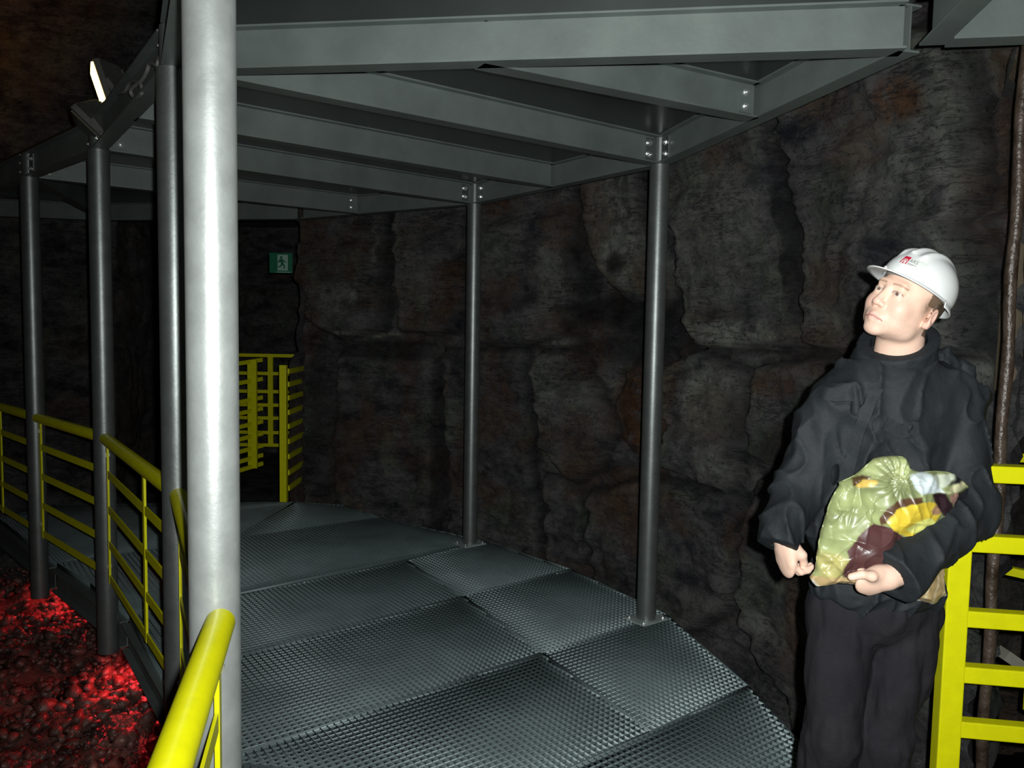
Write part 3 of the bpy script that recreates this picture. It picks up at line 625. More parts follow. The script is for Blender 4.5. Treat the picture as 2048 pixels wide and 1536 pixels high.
def surface_net(fn, lo, hi, h, blk=14):
    lo = np.array(lo, float); n = np.ceil((np.array(hi)-lo)/h).astype(int)+1
    G = np.full(n, 1e3, np.float32); nb = np.ceil(n/blk).astype(int)
    ii = np.stack(np.meshgrid(*[np.arange(k) for k in nb], indexing='ij'), -1).reshape(-1, 3)
    cen = lo+(ii*blk+blk/2)*h; rad = blk*h*.9+.012
    dc = fn(cen); act = np.abs(dc) < rad*1.35
    G_neg = dc < 0
    for b, a_, s_ in zip(ii, act, G_neg):
        i0 = b*blk; i1 = np.minimum(i0+blk, n); sl = tuple(slice(x, y) for x, y in zip(i0, i1))
        if not a_:
            if s_: G[sl] = -1e3
            continue
        g = np.stack(np.meshgrid(*[np.arange(x, y) for x, y in zip(i0, i1)], indexing='ij'), -1)
        G[sl] = fn(lo+g.reshape(-1, 3)*h).reshape(g.shape[:3])
    S = G < 0; c = [S[a:n[0]-1+a, b:n[1]-1+b, d:n[2]-1+d] for a in (0, 1) for b in (0, 1) for d in (0, 1)]
    sm_ = sum(x.astype(np.int8) for x in c); cell = (sm_ > 0) & (sm_ < 8); idx = -np.ones(cell.shape, np.int64); ci = np.argwhere(cell); idx[cell] = np.arange(len(ci))
    acc = np.zeros((len(ci), 3)); cnt = np.zeros(len(ci))
    corners = [(a, b, d) for a in (0, 1) for b in (0, 1) for d in (0, 1)]
    for u in range(8):
        for w_ in range(u+1, 8):
            cu, cw = corners[u], corners[w_]
            if sum(abs(x-y) for x, y in zip(cu, cw)) != 1: continue
            gu = G[tuple((ci+cu).T)]; gw = G[tuple((ci+cw).T)]; m = (gu < 0) != (gw < 0)
            t = np.where(m, gu/(gu-gw+1e-12), 0); t = np.clip(t, 0, 1)
            acc += np.where(m[:, None], np.array(cu)+(np.array(cw)-np.array(cu))*t[:, None], 0); cnt += m
    V = lo+(ci+acc/cnt[:, None])*h; Fs = []
    for ax in range(3):
        o1, o2 = [(1, 2), (2, 0), (0, 1)][ax]
        sl0 = [slice(1, k-1) for k in n]; sl0[ax] = slice(0, n[ax]-1); sl1 = list(sl0); sl1[ax] = slice(1, n[ax])
        a = S[tuple(sl0)]; b = S[tuple(sl1)]; e = np.argwhere(a != b); st = a[a != b]
        off = np.ones(3, int); off[ax] = 0; e = e+off
        e1 = np.zeros(3, int); e1[o1] = 1; e2 = np.zeros(3, int); e2[o2] = 1
        q = np.stack([idx[tuple(e.T)], idx[tuple((e-e1).T)], idx[tuple((e-e1-e2).T)], idx[tuple((e-e2).T)]], 1)
        q[~st] = q[~st][:, ::-1]; Fs.append(q)
    Fq = np.concatenate(Fs); Fq = Fq[(Fq >= 0).all(1)]
    return V, Fq
def normals_of(V, Fq):
    n = np.cross(V[Fq[:, 2]]-V[Fq[:, 0]], V[Fq[:, 3]]-V[Fq[:, 1]]); N_ = np.zeros_like(V)
    for k in range(4): np.add.at(N_, Fq[:, k], n)
    return N_/(np.linalg.norm(N_, axis=1)[:, None]+1e-12)
def relax(V, Fq, it=1, lam=.5):
    for _ in range(it):
        acc = np.zeros_like(V); cnt = np.zeros(len(V))
        for k in range(4):
            np.add.at(acc, Fq[:, k], V[Fq[:, (k+1) % 4]]+V[Fq[:, (k-1) % 4]]); np.add.at(cnt, Fq[:, k], 2)
        V = V+(acc/cnt[:, None]-V)*lam
    return V
# ------------------------------------------------------------------ the man
n_ = lambda u, v, y: np.array(W(u, v, y))
DM = 2.05
man = empty('person', (1.0, 2.1, 0), 'man in a white hard hat and dark jacket holding a crumpled plastic bag', 'person')
# head frame: columns = right (his left, picture right), back, up
HC = n_(1810, 608, 2.04)
YAW, TILT, RLL = R(-66), R(-20), R(16)
Rh = np.array(Matrix.Rotation(YAW, 3, 'Z')@Matrix.Rotation(RLL, 3, 'Y')@Matrix.Rotation(TILT, 3, 'X'))
HS = .94
def to_h(p): return (p-HC)@Rh/HS
def fr_h(q): return HC+np.asarray(q, float)@Rh.T*HS
def head_sdf(q):
    d = d_ell(q, v3(0, .012, .035), (.076, .097, .092))
    d = smin(d, d_ell(q, v3(0, -.026, -.028), (.064, .060, .082)), .03)
    for s in (-1, 1): d = smin(d, d_ell(q, v3(s*.036, -.040, -.062), (.026, .030, .030)), .02)
    d = smin(d, d_ell(q, v3(0, -.010, -.015), (.069, .07, .07)), .02)
    for s in (-1, 1):
        d = smin(d, d_sph(q, v3(s*.043, .000, -.072), .022), .035)
        d = smin(d, d_ell(q, v3(s*.038, -.062, -.028), (.024, .020, .022)), .025)
    d = smin(d, d_ell(q, v3(0, -.066, -.100), (.026, .018, .016)), .025)
    d = smin(d, d_ell(q, v3(0, -.074, -.068), (.030, .022, .022)), .02)
    d = smin(d, d_cap(q, v3(-.034, -.080, .026), v3(.034, -.080, .026), .010, .010), .018)
    for s in (-1, 1):
        d = smax(d, -d_ell(q, v3(s*.031, -.106, .004), (.019, .017, .012)), .014)
        d = smin(d, d_ell(q, v3(s*.031, -.0775, .003), (.0150, .0125, .0125)), .004)
        # lids
        a = q-v3(s*.031, -.0775, .003)
        lid = d_ell(q, v3(s*.031, -.0785, .0095), (.0165, .0125, .0045)); d = smin(d, lid, .003)
        lid = d_ell(q, v3(s*.031, -.0775, -.0065), (.0155, .0125, .0036)); d = smin(d, lid, .004)
    d = smin(d, d_cap(q, v3(0, -.088, .012), v3(0, -.102, -.028), .0075, .0105), .010)
    d = smin(d, d_ell(q, v3(0, -.103, -.033), (.0120, .0105, .0100)), .006)
    for s in (-1, 1):
        d = smin(d, d_ell(q, v3(s*.0135, -.092, -.036), (.0075, .010, .0075)), .005)
        d = smax(d, -d_ell(q, v3(s*.0065, -.101, -.0445), (.0038, .006, .0035)), .003)
    # lips
    for s in (-1, 1):
        d = smin(d, d_cap(q, v3(0, -.0925, -.0640), v3(s*.027, -.0790, -.0725), .0055, .0026), .007)
        d = smin(d, d_cap(q, v3(0, -.0905, -.0765), v3(s*.023, -.0790, -.0755), .0062, .0028), .007)
        d = smax(d, -d_cap(q, v3(0, -.0995, -.0700), v3(s*.029, -.0835, -.0745), .0020, .0016), .003)
    d = smax(d, -d_ell(q, v3(0, -.1045, -.0545), (.0035, .006, .006)), .006)
    for s in (-1, 1):
        Re = np.array(Matrix.Rotation(s*R(28), 3, 'Z')@Matrix.Rotation(R(-12), 3, 'X'))
        e = d_ell(q, v3(s*.082, .022, -.014), (.0075, .019, .032), Re)
        e = smin(e, d_ell(q, v3(s*.077, .014, -.036), (.006, .010, .010), Re), .006)
        e = smax(e, -d_ell(q, v3(s*.0905, .017, -.008), (.0065, .010, .018), Re), .004)
        d = smin(d, e, .006)
    return d
neckA = fr_h((0, .030, -.045)); neckB = n_(1790, 742, 2.11)
shR, shL = n_(1668, 800, 2.13), n_(1908, 812, 2.10)
elR, elL = n_(1607, 955, 2.12), n_(1938, 1008, 2.02)
wrR, wrL = n_(1566, 1070, 2.05), n_(1776, 1156, 1.845)
chest, belly, pelv = n_(1788, 860, 2.12), n_(1765, 1040, 2.12), n_(1748, 1190, 2.13)
hipR, hipL = pelv+v3(-.085, 0, -.05), pelv+v3(.085, 0, -.05)
knR, knL = v3(.895, 2.08, .50), v3(1.035, 2.08, .50)
anR, anL = v3(.885, 2.16, .09), v3(1.06, 2.16, .09)
def finger(p, pts, r):
    d = None
    for i in range(len(pts)-1):
        c = d_cap(p, pts[i], pts[i+1], r*(1-.09*i), r*(1-.09*(i+1))); d = c if d is None else smin(d, c, .003)
    return d
def bend(base, d0, nrm, lens, angs):
    """chain that starts along d0 and curls towards nrm"""
    pts = [np.array(base, float)]; d = np.array(d0, float)/np.linalg.norm(d0); nn = np.array(nrm, float); nn = nn-d*(nn@d); nn /= np.linalg.norm(nn); a = 0
    for L_, g in zip(lens, angs):
        a += g; pts.append(pts[-1]+(d*math.cos(a)+nn*math.sin(a))*L_)
    return pts
# right hand (picture left) hangs half closed, back of the hand to the left/front
hr_d = v3(.13, -.12, -.97); hr_d /= np.linalg.norm(hr_d)          # wrist to knuckles
hr_n = v3(.93, .22, .0); hr_n -= hr_d*(hr_n@hr_d); hr_n /= np.linalg.norm(hr_n)     # palm side
hr_s = np.cross(hr_d, hr_n)                                      # across the palm
if hr_s[1] > 0: hr_s = -hr_s                                     # index side faces the viewer
wr = wrR+hr_d*.010
HRf = []
for i, (o_, l_) in enumerate(((.030, .92), (.011, 1.0), (-.009, .94), (-.028, .76))):
    b = wr+hr_d*(.066-.004*abs(i-1))+hr_s*o_*.88
    HRf.append(bend(b, hr_d+hr_s*.04*(1.5-i), hr_n, (.036*l_, .023*l_, .018*l_), (R(40)+R(6)*i, R(52), R(30))))
HRt = [wr+hr_d*.018+hr_s*.022+hr_n*.010, wr+hr_d*.042+hr_s*.036+hr_n*.026, wr+hr_d*.066+hr_s*.026+hr_n*.034, wr+hr_d*.084+hr_s*.014+hr_n*.036]
# left hand (picture right) reaches around under the bag: thumb in front, fingers under and behind
wl = wrL
hl_d = n_(1712, 1176, 1.84)-n_(1776, 1160, 1.85); hl_d /= np.linalg.norm(hl_d)
hl_s = v3(0, .42, -.90); hl_s -= hl_d*(hl_s@hl_d); hl_s /= np.linalg.norm(hl_s)   # from index side (up) to little finger side (down)
hl_n = np.cross(hl_d, hl_s)
if hl_n[1] < 0: hl_n = -hl_n                                     # palm side: away from the viewer, to the bag
KN = n_(1732, 1164, 1.85)
HLf = []
for i, (o_, l_) in enumerate(((-.020, .92), (-.002, 1.0), (.015, .95), (.030, .78))):
    b = KN+hl_s*o_*1.05+hl_d*(.006-.007*abs(i-1))
    HLf.append(bend(b, hl_d+hl_s*.10*(i-1), hl_n, (.038*l_, .025*l_, .020*l_), (R(78), R(30), R(40))))
HLt = [wl+hl_d*.020-hl_s*.012+hl_n*.012, n_(1744, 1153, 1.812), n_(1724, 1149, 1.808), n_(1703, 1154, 1.815)]
def body_sdf(p):
    sh = p.shape[:-1]; p = p.reshape(-1, 3); out = np.full(len(p), 9.0)
    # torso and limbs
    d = d_ell(p, chest, (.17, .115, .20)); d = smin(d, d_ell(p, belly, (.15, .11, .17)), .06); d = smin(d, d_ell(p, pelv, (.135, .09, .11)), .05)
    d = smin(d, d_cap(p, shR, shL, .055, .055), .05)
    for a, b, c in ((shR, elR, wrR), (shL, elL, wrL)): d = smin(d, smin(d_cap(p, a, b, .052, .042), d_cap(p, b, c, .042, .027), .02), .02)
    for a, b, c in ((hipR, knR, anR), (hipL, knL, anL)):
        d = smin(d, smin(d_cap(p, a, b, .082, .056), d_cap(p, b, c, .055, .036), .02), .02)
        d = smin(d, d_cap(p, c-v3(0, 0, .045), c-v3(0, .15, .055), .035, .028), .02)
    neck = d_cap(p, neckA, neckB, .056, .062)
    d = smin(d, neck, .03)
    near = np.sqrt(((p-HC)**2).sum(-1)) < .24
    if near.any(): d[near] = smin(d[near], head_sdf(to_h(p[near]))*HS, .018)
    for wv_, dd, ss, nn_, kn, fs, th in ((wr, hr_d, hr_s, hr_n, wr+hr_d*.074, HRf, HRt), (wl, hl_d, hl_s, hl_n, KN, HLf, HLt)):
        m = np.sqrt(((p-kn)**2).sum(-1)) < .20
        if not m.any(): continue
        q = p[m]; c = (wv_+kn)/2; Rm = np.stack([dd, ss, nn_], 1)
        h_ = d_ell(q, c+dd*.008, (np.linalg.norm(kn-wv_)/2+.022, .041, .0165), Rm)
        h_ = smin(h_, d_cap(q, wv_-dd*.03, wv_+dd*.02, .027, .025, (nn_, .78)), .02)
        h_ = smin(h_, d_cap(q, th[0], th[1], .018, .012), .016)
        for i, f in enumerate(fs):
            h_ = smin(h_, d_cap(q, wv_+dd*.03+ss*(.022, .008, -.007, -.02)[i]*(1 if fs is HRf else -1), f[0], .011, .0100), .010)
            h_ = smin(h_, finger(q, f, (.0092, .0095, .0090, .0080)[i]), .0035)
        h_ = smin(h_, finger(q, th[1:], .0112), .006)
        d[m] = smin(d[m], h_, .012)
    return d.reshape(sh)
V, Fq = surface_net(body_sdf, (.48, 1.70, 0.0), (1.36, 2.36, 1.86), .0028)
V = relax(V, Fq, 1, .4)
body = mesh_np('body', V, Fq, attr_mat('skin', 'tint', .48, .4, sub=.12, bump=.05, bscale=220), man)
q = to_h(V)
skin = np.array([.86, .58, .455]); C_ = np.tile(skin, (len(V), 1)); nz = (fbm(V*60, 3)-.5)[:, None]
C_ = C_*(1+nz*.12)
def paint(mask, col, g=1.0):
    global C_
    m = np.clip(mask, 0, 1)[:, None]*g; C_ = C_*(1-m)+np.array(col)*m
inh = (np.sqrt(((V-HC)**2).sum(1)) < .17)
def gs(c, r): return np.exp(-(((q-np.array(c))/np.array(r))**2).sum(1))*inh
fr = (q[:, 1] < -.03)
for s in (-1, 1):
    paint(gs((s*.042, -.07, -.03), (.026, .05, .022)), (.84, .42, .35), .4)           # cheeks
    br = np.clip(1-np.abs(q[:, 2]-(.0255+.004*np.sin(np.abs(q[:, 0])*60)-.0022))/.0042, 0, 1)*((q[:, 0]*s > .010) & (q[:, 0]*s < .048) & fr)*inh
    paint(br*1.3, (.26, .15, .09), .72)
    e = (q-np.array([s*.031, -.0775, .003])); lens_ = (np.abs(e[:, 0])/.0135)**2+(np.abs(e[:, 2]-.0010)/.0052)**2
    on = (lens_ < 1) & (e[:, 1] < -.004) & inh
    paint(on.astype(float), (.62, .52, .47)); 
    gx = e[:, 0]-.0035; ir = np.sqrt(gx**2+(e[:, 2]-.001)**2)
    paint(((ir < .0052) & on).astype(float), (.20, .16, .12)); paint(((ir < .0024) & on).astype(float), (.10, .02, .02))
    paint(((lens_ >= 1) & (lens_ < 1.7) & (e[:, 1] < 0) & (e[:, 2] > 0) & inh).astype(float), (.30, .18, .14), .8)
paint(gs((0, -.11, -.034), (.014, .02, .012)), (.78, .38, .32), .35)
lz = q[:, 2]+.0700+np.abs(q[:, 0])*.15; lipm = (np.abs(lz+.001) < .0115-.30*np.abs(q[:, 0])) & (np.abs(q[:, 0]) < .030) & (q[:, 1] < -.074) & inh
paint(lipm.astype(float), (.72, .36, .31), .6)
paint((lipm & (np.abs(lz) < .0014)).astype(float), (.30, .10, .10), .8)
hairm = inh & (q[:, 2] > .012) & ((q[:, 1] > -.012) | (q[:, 2] > .055)) & (np.abs(q[:, 0]) > -1)
back = inh & (q[:, 1] > .045) & (q[:, 2] > -.060)
paint(hairm.astype(float), (.10, .065, .04), .9); paint(back.astype(float), (.10, .065, .04), .9)
for s in (-1, 1): paint(gs((s*.072, -.006, .008), (.03, .018, .026))*(q[:, 0]*s > .04)*(.6+.8*fbm(V*200, 2)), (.16, .10, .06), .8)
stub = inh & (q[:, 2] < -.050) & (q[:, 1] < .01) & ~lipm
paint(stub*np.clip(fbm(V*300, 1), 0, 1), (.45, .33, .28), .22)
ears = inh & (np.abs(q[:, 0]) > .076) & (q[:, 2] < .02) & (q[:, 1] > -.005) & (q[:, 1] < .05); paint(ears.astype(float), (.80, .45, .38), .5)
for f in [x[-1] for x in HRf+HLf]: paint(np.exp(-(((V-f)/.011)**2).sum(1)), (.78, .42, .36), .5)
set_attr(body, 'tint', C_)
# sideburn / nape hair
def hair_sdf(p):
    q_ = to_h(p)
    d = d_ell(q_, v3(0, .014, .030), (.0785, .0995, .093))
    d = smax(d, .012-q_[..., 1]+.25*q_[..., 2], .01); d = smax(d, -(q_[..., 2]+.045+q_[..., 1]*-.1), .004)
    return d+(vnoise(p*np.array([260, 260, 60]))-.5)*.003+np.where(q_[..., 1] < .03, (vnoise(p*180)-.5)*.010, 0)
V, Fq = surface_net(hair_sdf, HC-.15, HC+.15, .003)
mesh_np('hair', V, Fq, mat('brown_hair', (.085, .055, .035), .6, noise=.4, nscale=60), body)
# ---- clothing
def wr_noise(p, s=1.0):
    w1 = p+(np.stack([vnoise(p*5), vnoise(p*5+9), vnoise(p*5+21)], -1)-.5)*.10
    r1 = 1-np.abs(2*vnoise(w1*np.array([9, 7, 5])@ROTW+5)-1); r2 = 1-np.abs(2*vnoise(w1*np.array([22, 12, 13])@ROTW.T+15)-1)
    return -(np.clip(r1, .45, 1)**4*.022+np.clip(r2, .4, 1)**5*.011-.010)*s+(fbm(p*25, 2)-.5)*.004
ROTW = np.array(Matrix.Rotation(R(28), 3, 'Y'))
cufR = wrR-(elR-wrR)/np.linalg.norm(elR-wrR)*.030; cufL = wrL+(elL-wrL)/np.linalg.norm(elL-wrL)*.006
def jacket_sdf(p):
    d = d_ell(p, chest+v3(.005, .01, .00), (.205, .135, .225))
    d = smin(d, d_ell(p, belly+v3(-.008, 0, 0), (.185, .135, .20)), .06)
    d = smin(d, d_ell(p, pelv+v3(0, 0, .035), (.180, .135, .11)), .04)
    d = smin(d, d_cap(p, shR+v3(.03, 0, .005), shL+v3(-.03, 0, .012), .075, .078), .05)
    arR = smin(d_cap(p, shR, elR, .074, .060), d_cap(p, elR, cufR, .060, .052), .03); d = smin(d, arR, .012)
    arL = smin(d_cap(p, shL, elL, .078, .066), d_cap(p, elL, cufL, .070, .062), .02); d = smin(d, arL, .010)
    d = smin(d, d_cap(p, neckB+v3(-.01, 0, -.02), neckB+v3(.005, .005, .0), .090, .082), .04)
    d = d+wr_noise(p)
    d = smax(d, (pelv[2]-.045)-p[..., 2], .008)
    # open cuffs and neck
    for a, b in ((wrR, elR), (wrL, elL)):
        ax = (a-b)/np.linalg.norm(a-b); t = (p-(a+ (cufR-wrR if a is wrR else cufL-wrL)))@ax
        loc = np.sqrt(((p-a)**2).sum(-1)) < .14
        d = np.where(loc, smax(d, t-.004, .006), d)
        inner = smax(d_cap(p, a, b+(a-b)*.6, .036, .036), -t-.05, .004); d = smax(d, -inner, .004)
    d = smax(d, -d_cap(p, neckB+v3(0, 0, .02), neckA, .066, .068), .006)
    return d
V, Fq = surface_net(jacket_sdf, (.42, 1.66, .75), (1.42, 2.42, 1.62), .0050)
V = relax(V, Fq, 1, .5)
M['jacket'] = mat('black_jacket', (.021, .025, .029), .68, 0, .25, col2=(.014, .017, .020), nscale=9, bump=.45, bscale=26)
jacket = mesh_np('jacket', V, Fq, M['jacket'], man)
def seam(name, pts, y0, wd, th, m, par, n=30):
    """strip of cloth lying on the front of the jacket following picture-plane anchor points"""
    P_ = spline([Vector(n_(u, v, y0)) for u, v in pts], 8); return P_
deps = bpy.context.evaluated_depsgraph_get()
from mathutils.bvhtree import BVHTree
bv_j = BVHTree.FromObject(jacket, deps)
def on_jacket(u, v, lift=.004):
    o_ = Vector((0, 0, CAMZ)); d = ray(u, v).normalized(); hit = bv_j.ray_cast(o_, d)
    if hit[0] is None: return W(u, v, 1.98)
    return hit[0]+hit[1]*(lift if hit[1].dot(d) < 0 else -lift)
def strip(name, pts, wd, label=None, th=.004):
    P_ = []
    for i in range(len(pts)-1):
        for k in range(6): P_.append((pts[i][0]+(pts[i+1][0]-pts[i][0])*k/6, pts[i][1]+(pts[i+1][1]-pts[i][1])*k/6))
    P_.append(pts[-1]); bm = bmesh.new(); prev = None
    for i, (u, v) in enumerate(P_):
        a = P_[max(i-1, 0)]; b = P_[min(i+1, len(P_)-1)]; dx, dy = b[0]-a[0], b[1]-a[1]; l = math.hypot(dx, dy); nx, ny = -dy/l*wd/2, dx/l*wd/2
        A0 = on_jacket(u-nx, v-ny, th); B0 = on_jacket(u+nx, v+ny, th); A1 = on_jacket(u-nx, v-ny, -.006); B1 = on_jacket(u+nx, v+ny, -.006)
        cur = [bm.verts.new(x) for x in (A0, B0, B1, A1)]
        if prev:
            for k in range(4): bm.faces.new((prev[k], prev[(k+1) % 4], cur[(k+1) % 4], cur[k]))
        else: bm.faces.new(cur[::-1])
        prev = cur
    bm.faces.new(prev); o = bm_obj(name, bm, M['jacket'], jacket, sm=True)
    return o
strip('zip_placket', [(1752, 775), (1735, 820), (1715, 870), (1700, 930), (1690, 975)], 26)
strip('pocket_flap', [(1640, 784), (1668, 792), (1704, 790)], 24)
strip('pocket_flap', [(1770, 846), (1800, 862), (1836, 856)], 26)
# stand-up collar: open leaning tube around the neck
def collar_sdf(p):
    ax = neckA-neckB+v3(.01, -.0, .0); ax = ax/np.linalg.norm(ax); c0 = neckB+v3(-.002, .0, .042)
    t = (p-c0)@ax; q_ = p-c0-t[..., None]*ax; r = np.sqrt((q_**2).sum(-1))
    back_ = q_[..., 1]*.12+q_[..., 0]*.30                              # collar rises at the back and side
    wv_ = (ridge(p*np.array([10, 10, 26]), 2)-.6)*.012
    shell = np.abs(r-(.088-.07*np.clip(t, -.1, .1))+wv_)-.016
    return smax(smax(shell, t-(.046+back_), .006), -.07-t, .006)
V, Fq = surface_net(collar_sdf, neckB-.16, neckB+.17, .0035); V = relax(V, Fq, 1, .5)
mesh_np('collar', V, Fq, M['jacket'], jacket)
# hood bundle behind the neck and shoulder
hoodp = [n_(1835, 705, 2.17), n_(1880, 722, 2.19), n_(1925, 748, 2.19), n_(1950, 775, 2.17)]
def hood_sdf(p):
    d = d_cap(p, hoodp[0], hoodp[1], .030, .034)
    for a, b, r1, r2 in ((hoodp[1], hoodp[2], .034, .028), (hoodp[2], hoodp[3], .028, .014)): d = smin(d, d_cap(p, a, b, r1, r2), .02)
    return d+(ridge(p*30, 3)-.6)*.026
V, Fq = surface_net(hood_sdf, (.98, 2.05, 1.34), (1.34, 2.30, 1.62), .0045); V = relax(V, Fq, 1, .5)
mesh_np('folded_hood', V, Fq, M['jacket'], jacket)
def trouser_sdf(p):
    d = d_ell(p, pelv+v3(0, 0, -.02), (.165, .12, .12))
    for a, b, c, k in ((hipR, knR, anR, 0), (hipL, knL, anL, 1)):
        d = smin(d, smin(d_cap(p, a, b, .098, .074), d_cap(p, b, c, .075, .074), .03), .012)
    d = d+((ridge(p*np.array([13, 13, 4.5])+40, 3)-.62)*.030+(fbm(p*np.array([20, 20, 10]), 2)-.5)*.008)
    return smax(smax(d, .06-p[..., 2], .008), p[..., 2]-(pelv[2]+.03), .008)
V, Fq = surface_net(trouser_sdf, (.62, 1.9, .03), (1.26, 2.36, 1.05), .0055); V = relax(V, Fq, 1, .5)
tro = mesh_np('trousers', V, Fq, mat('charcoal_trousers', (.022, .020, .024), .85, 0, .2, col2=(.014, .013, .017), nscale=7, bump=.2, bscale=90), man)
def boot_sdf(c):
    def fn(p):
        d = d_cap(p, c+v3(0, 0, .02), c+v3(0, .01, -.03), .050, .048); d = smin(d, d_cap(p, c+v3(0, -.02, -.045), c+v3(0, -.16, -.052), .046, .036), .03)
        return smax(d, .004-p[..., 2], .004)
    return fn
for c in (anR, anL):
    V, Fq = surface_net(boot_sdf(c), c+v3(-.09, -.24, -.1), c+v3(.09, .10, .11), .005); mesh_np('boot', V, Fq, M['black'], man)
# ---- hard hat, in the head's own frame
HO = v3(0, .012, .054); HT = np.array(Matrix.Rotation(R(-7), 3, 'X'))
def fr_t(q): return fr_h(HO+(np.asarray(q, float)-HO)*.97@HT.T)
def hat_pt(az, el, k=1.0, grow=0.0):      # az from the front (-Y), positive to his left (+X)
    r = np.array([.098, .115, .102])*k+grow; x = math.sin(az)*math.cos(el); y = -math.cos(az)*math.cos(el); z = math.sin(el)
    return HO+np.array([x, y, z])*r
def hat_mesh():
    bm = bmesh.new(); na, ne = 120, 36; prof = []
    rows = []
    for j in range(ne+1):
        el = R(-6)+(R(90)-R(-6))*(j/ne); row = []
        for i in range(na):
            az = 2*math.pi*i/na; p = hat_pt(az, el)
            x = math.sin(az)*math.cos(el)
            rib = 0
            if el > R(22):
                f = min(1, (el-R(22))/R(14)); lat = p[0]
                for c in (-.034, 0, .034): rib += .0075*math.exp(-((lat-c)/.0085)**2)*f*(1 if abs(p[1]-HO[1]) < .095 else .25)
            nn = (p-HO)/np.linalg.norm(p-HO); p = p+nn*rib
            row.append(bm.verts.new(fr_t(p)))
        rows.append(row)
    # flared rim and peak
    def rim(az, t):
        front = max(0, math.cos(az)); pk = .044*(front**1.6)*(1 if front > 0 else 0)+.009
        base = hat_pt(az, R(-6)); out = np.array([math.sin(az), -math.cos(az), 0]); drop = -.006*t-.010*t*front-(.012*t if front == 0 else .0)
        return base+out*pk*t+np.array([0, 0, drop])
    rimr = [[bm.verts.new(fr_t(rim(2*math.pi*i/na, t))) for i in range(na)] for t in (1.0, .66, .33)]
    allr = rimr+rows
    for a, b in zip(allr, allr[1:]):
        for i in range(na): bm.faces.new((a[i], a[(i+1) % na], b[(i+1) % na], b[i]))
    bm.faces.new(rows[-1])
    return bm
M['hat'] = mat('white_plastic', (.82, .84, .84), .28, 0, .5, coat=.3)
o = bm_obj('hard_hat', hat_mesh(), M['hat'], man, sm=True); so = o.modifiers.new('thickness', 'SOLIDIFY'); so.thickness = .003; so.offset = -1
hat = o
bm = bmesh.new(); na = 60
for az0, az1 in ((70, 118), (118, 165), (-165, -118), (-118, -70)):
    pass
rings = [[bm.verts.new(fr_t(hat_pt(2*math.pi*i/na, R(-6), .88)+np.array([0, 0, dz]))) for i in range(na)] for dz in (-.006, .02)]
rings.append([bm.verts.new(fr_t(hat_pt(2*math.pi*i/na, R(-6), .86)+np.array([0, 0, .02]))) for i in range(na)]); rings.append([bm.verts.new(fr_t(hat_pt(2*math.pi*i/na, R(-6), .86)+np.array([0, 0, -.006]))) for i in range(na)])
for j in range(4):
    for i in range(na): bm.faces.new((rings[j][i], rings[j][(i+1) % na], rings[(j+1) % 4][(i+1) % na], rings[(j+1) % 4][i]))
bm_obj('head_band', bm, mat('grey_band', (.28, .27, .25), .6), hat, sm=True)
for s in (-1, 1):
    for az_, el_, k_, r_ in ((28, -2, 1.0, .005), (150, -6, 1.03, .006)):
        bm = bmesh.new(); c_ = fr_t(hat_pt(s*R(az_), R(el_), k_)); add_disc(bm, c_, c_-fr_t(hat_pt(s*R(az_), R(el_), .9)), r_, .003, 10); bm_obj('rivet', bm, M['hat'], hat, sm=True)
# sticker: white label, red square with a white figure, grey letters
SAZ, SEL = R(15), R(17)
def hat_uv(x, y, lift): # x to picture right along the hat, y up (metres)
    az = SAZ+x*1.2/.118; el = SEL+y*1.25/.118
    return fr_t(hat_pt(az, el, 1.0, lift))
def decal(name, polys, m, lift, par, dens=.004):
    bm = bmesh.new()
    for pl in polys:
        bm.faces.new([bm.verts.new((x, y, 0)) for x, y in pl])
    bmesh.ops.triangulate(bm, faces=bm.faces)
    bmesh.ops.subdivide_edges(bm, edges=[e for e in bm.edges if e.calc_length() > dens*2], cuts=4, use_grid_fill=True)
    bmesh.ops.triangulate(bm, faces=bm.faces)
    r = bmesh.ops.extrude_face_region(bm, geom=list(bm.faces)); tv = [g for g in r['geom'] if isinstance(g, bmesh.types.BMVert)]
    st = set(tv)
    for v in bm.verts: v.co = Vector(hat_uv(v.co.x, v.co.y, lift+(.0004 if v in st else 0)))
    return bm_obj(name, bm, m, par)
M['red'] = mat('label_red', (.62, .02, .06), .4); M['grey_ink'] = mat('grey_ink', (.22, .21, .22), .5); M['label'] = mat('label_white', (.74, .76, .74), .35)
st = decal('label_sticker', [[(-.030, -.014), (.040, -.014), (.040, .013), (-.030, .013)]], M['label'], .0006, hat)
decal('red_emblem', [[(-.030, -.012), (-.010, -.012), (-.010, .012), (-.030, .012)]], M['red'], .0012, st)
decal('emblem_figure', [[(-.026, -.012), (-.022, -.012), (-.022, -.006), (-.018, -.006), (-.018, -.012), (-.013, -.012), (-.013, .001), (-.017, .003), (-.026, .001)]], M['label'], .0018, st)
decal('emblem_detail', [[(-.0245, -.004), (-.0205, -.004), (-.0205, -.001), (-.0245, -.001)], [(-.0185, -.003), (-.0150, -.003), (-.0150, .0), (-.0185, .0)]], M['red'], .0024, st)
def text_polys(txt, size, x, y):
    cu = bpy.data.curves.new('t', 'FONT'); cu.body = txt; cu.size = size; cu.resolution_u = 3; ob = bpy.data.objects.new('t', cu); COL.objects.link(ob)
    dg = bpy.context.evaluated_depsgraph_get(); me = bpy.data.meshes.new_from_object(ob.evaluated_get(dg)); bpy.data.objects.remove(ob); bpy.data.curves.remove(cu)
    out = [[(me.vertices[i].co.x+x, me.vertices[i].co.y+y) for i in p.vertices] for p in me.polygons]; bpy.data.meshes.remove(me); return out
decal('label_letters', text_polys('ARS', .0145, -.008, -.003), M['grey_ink'], .0012, st, dens=1)
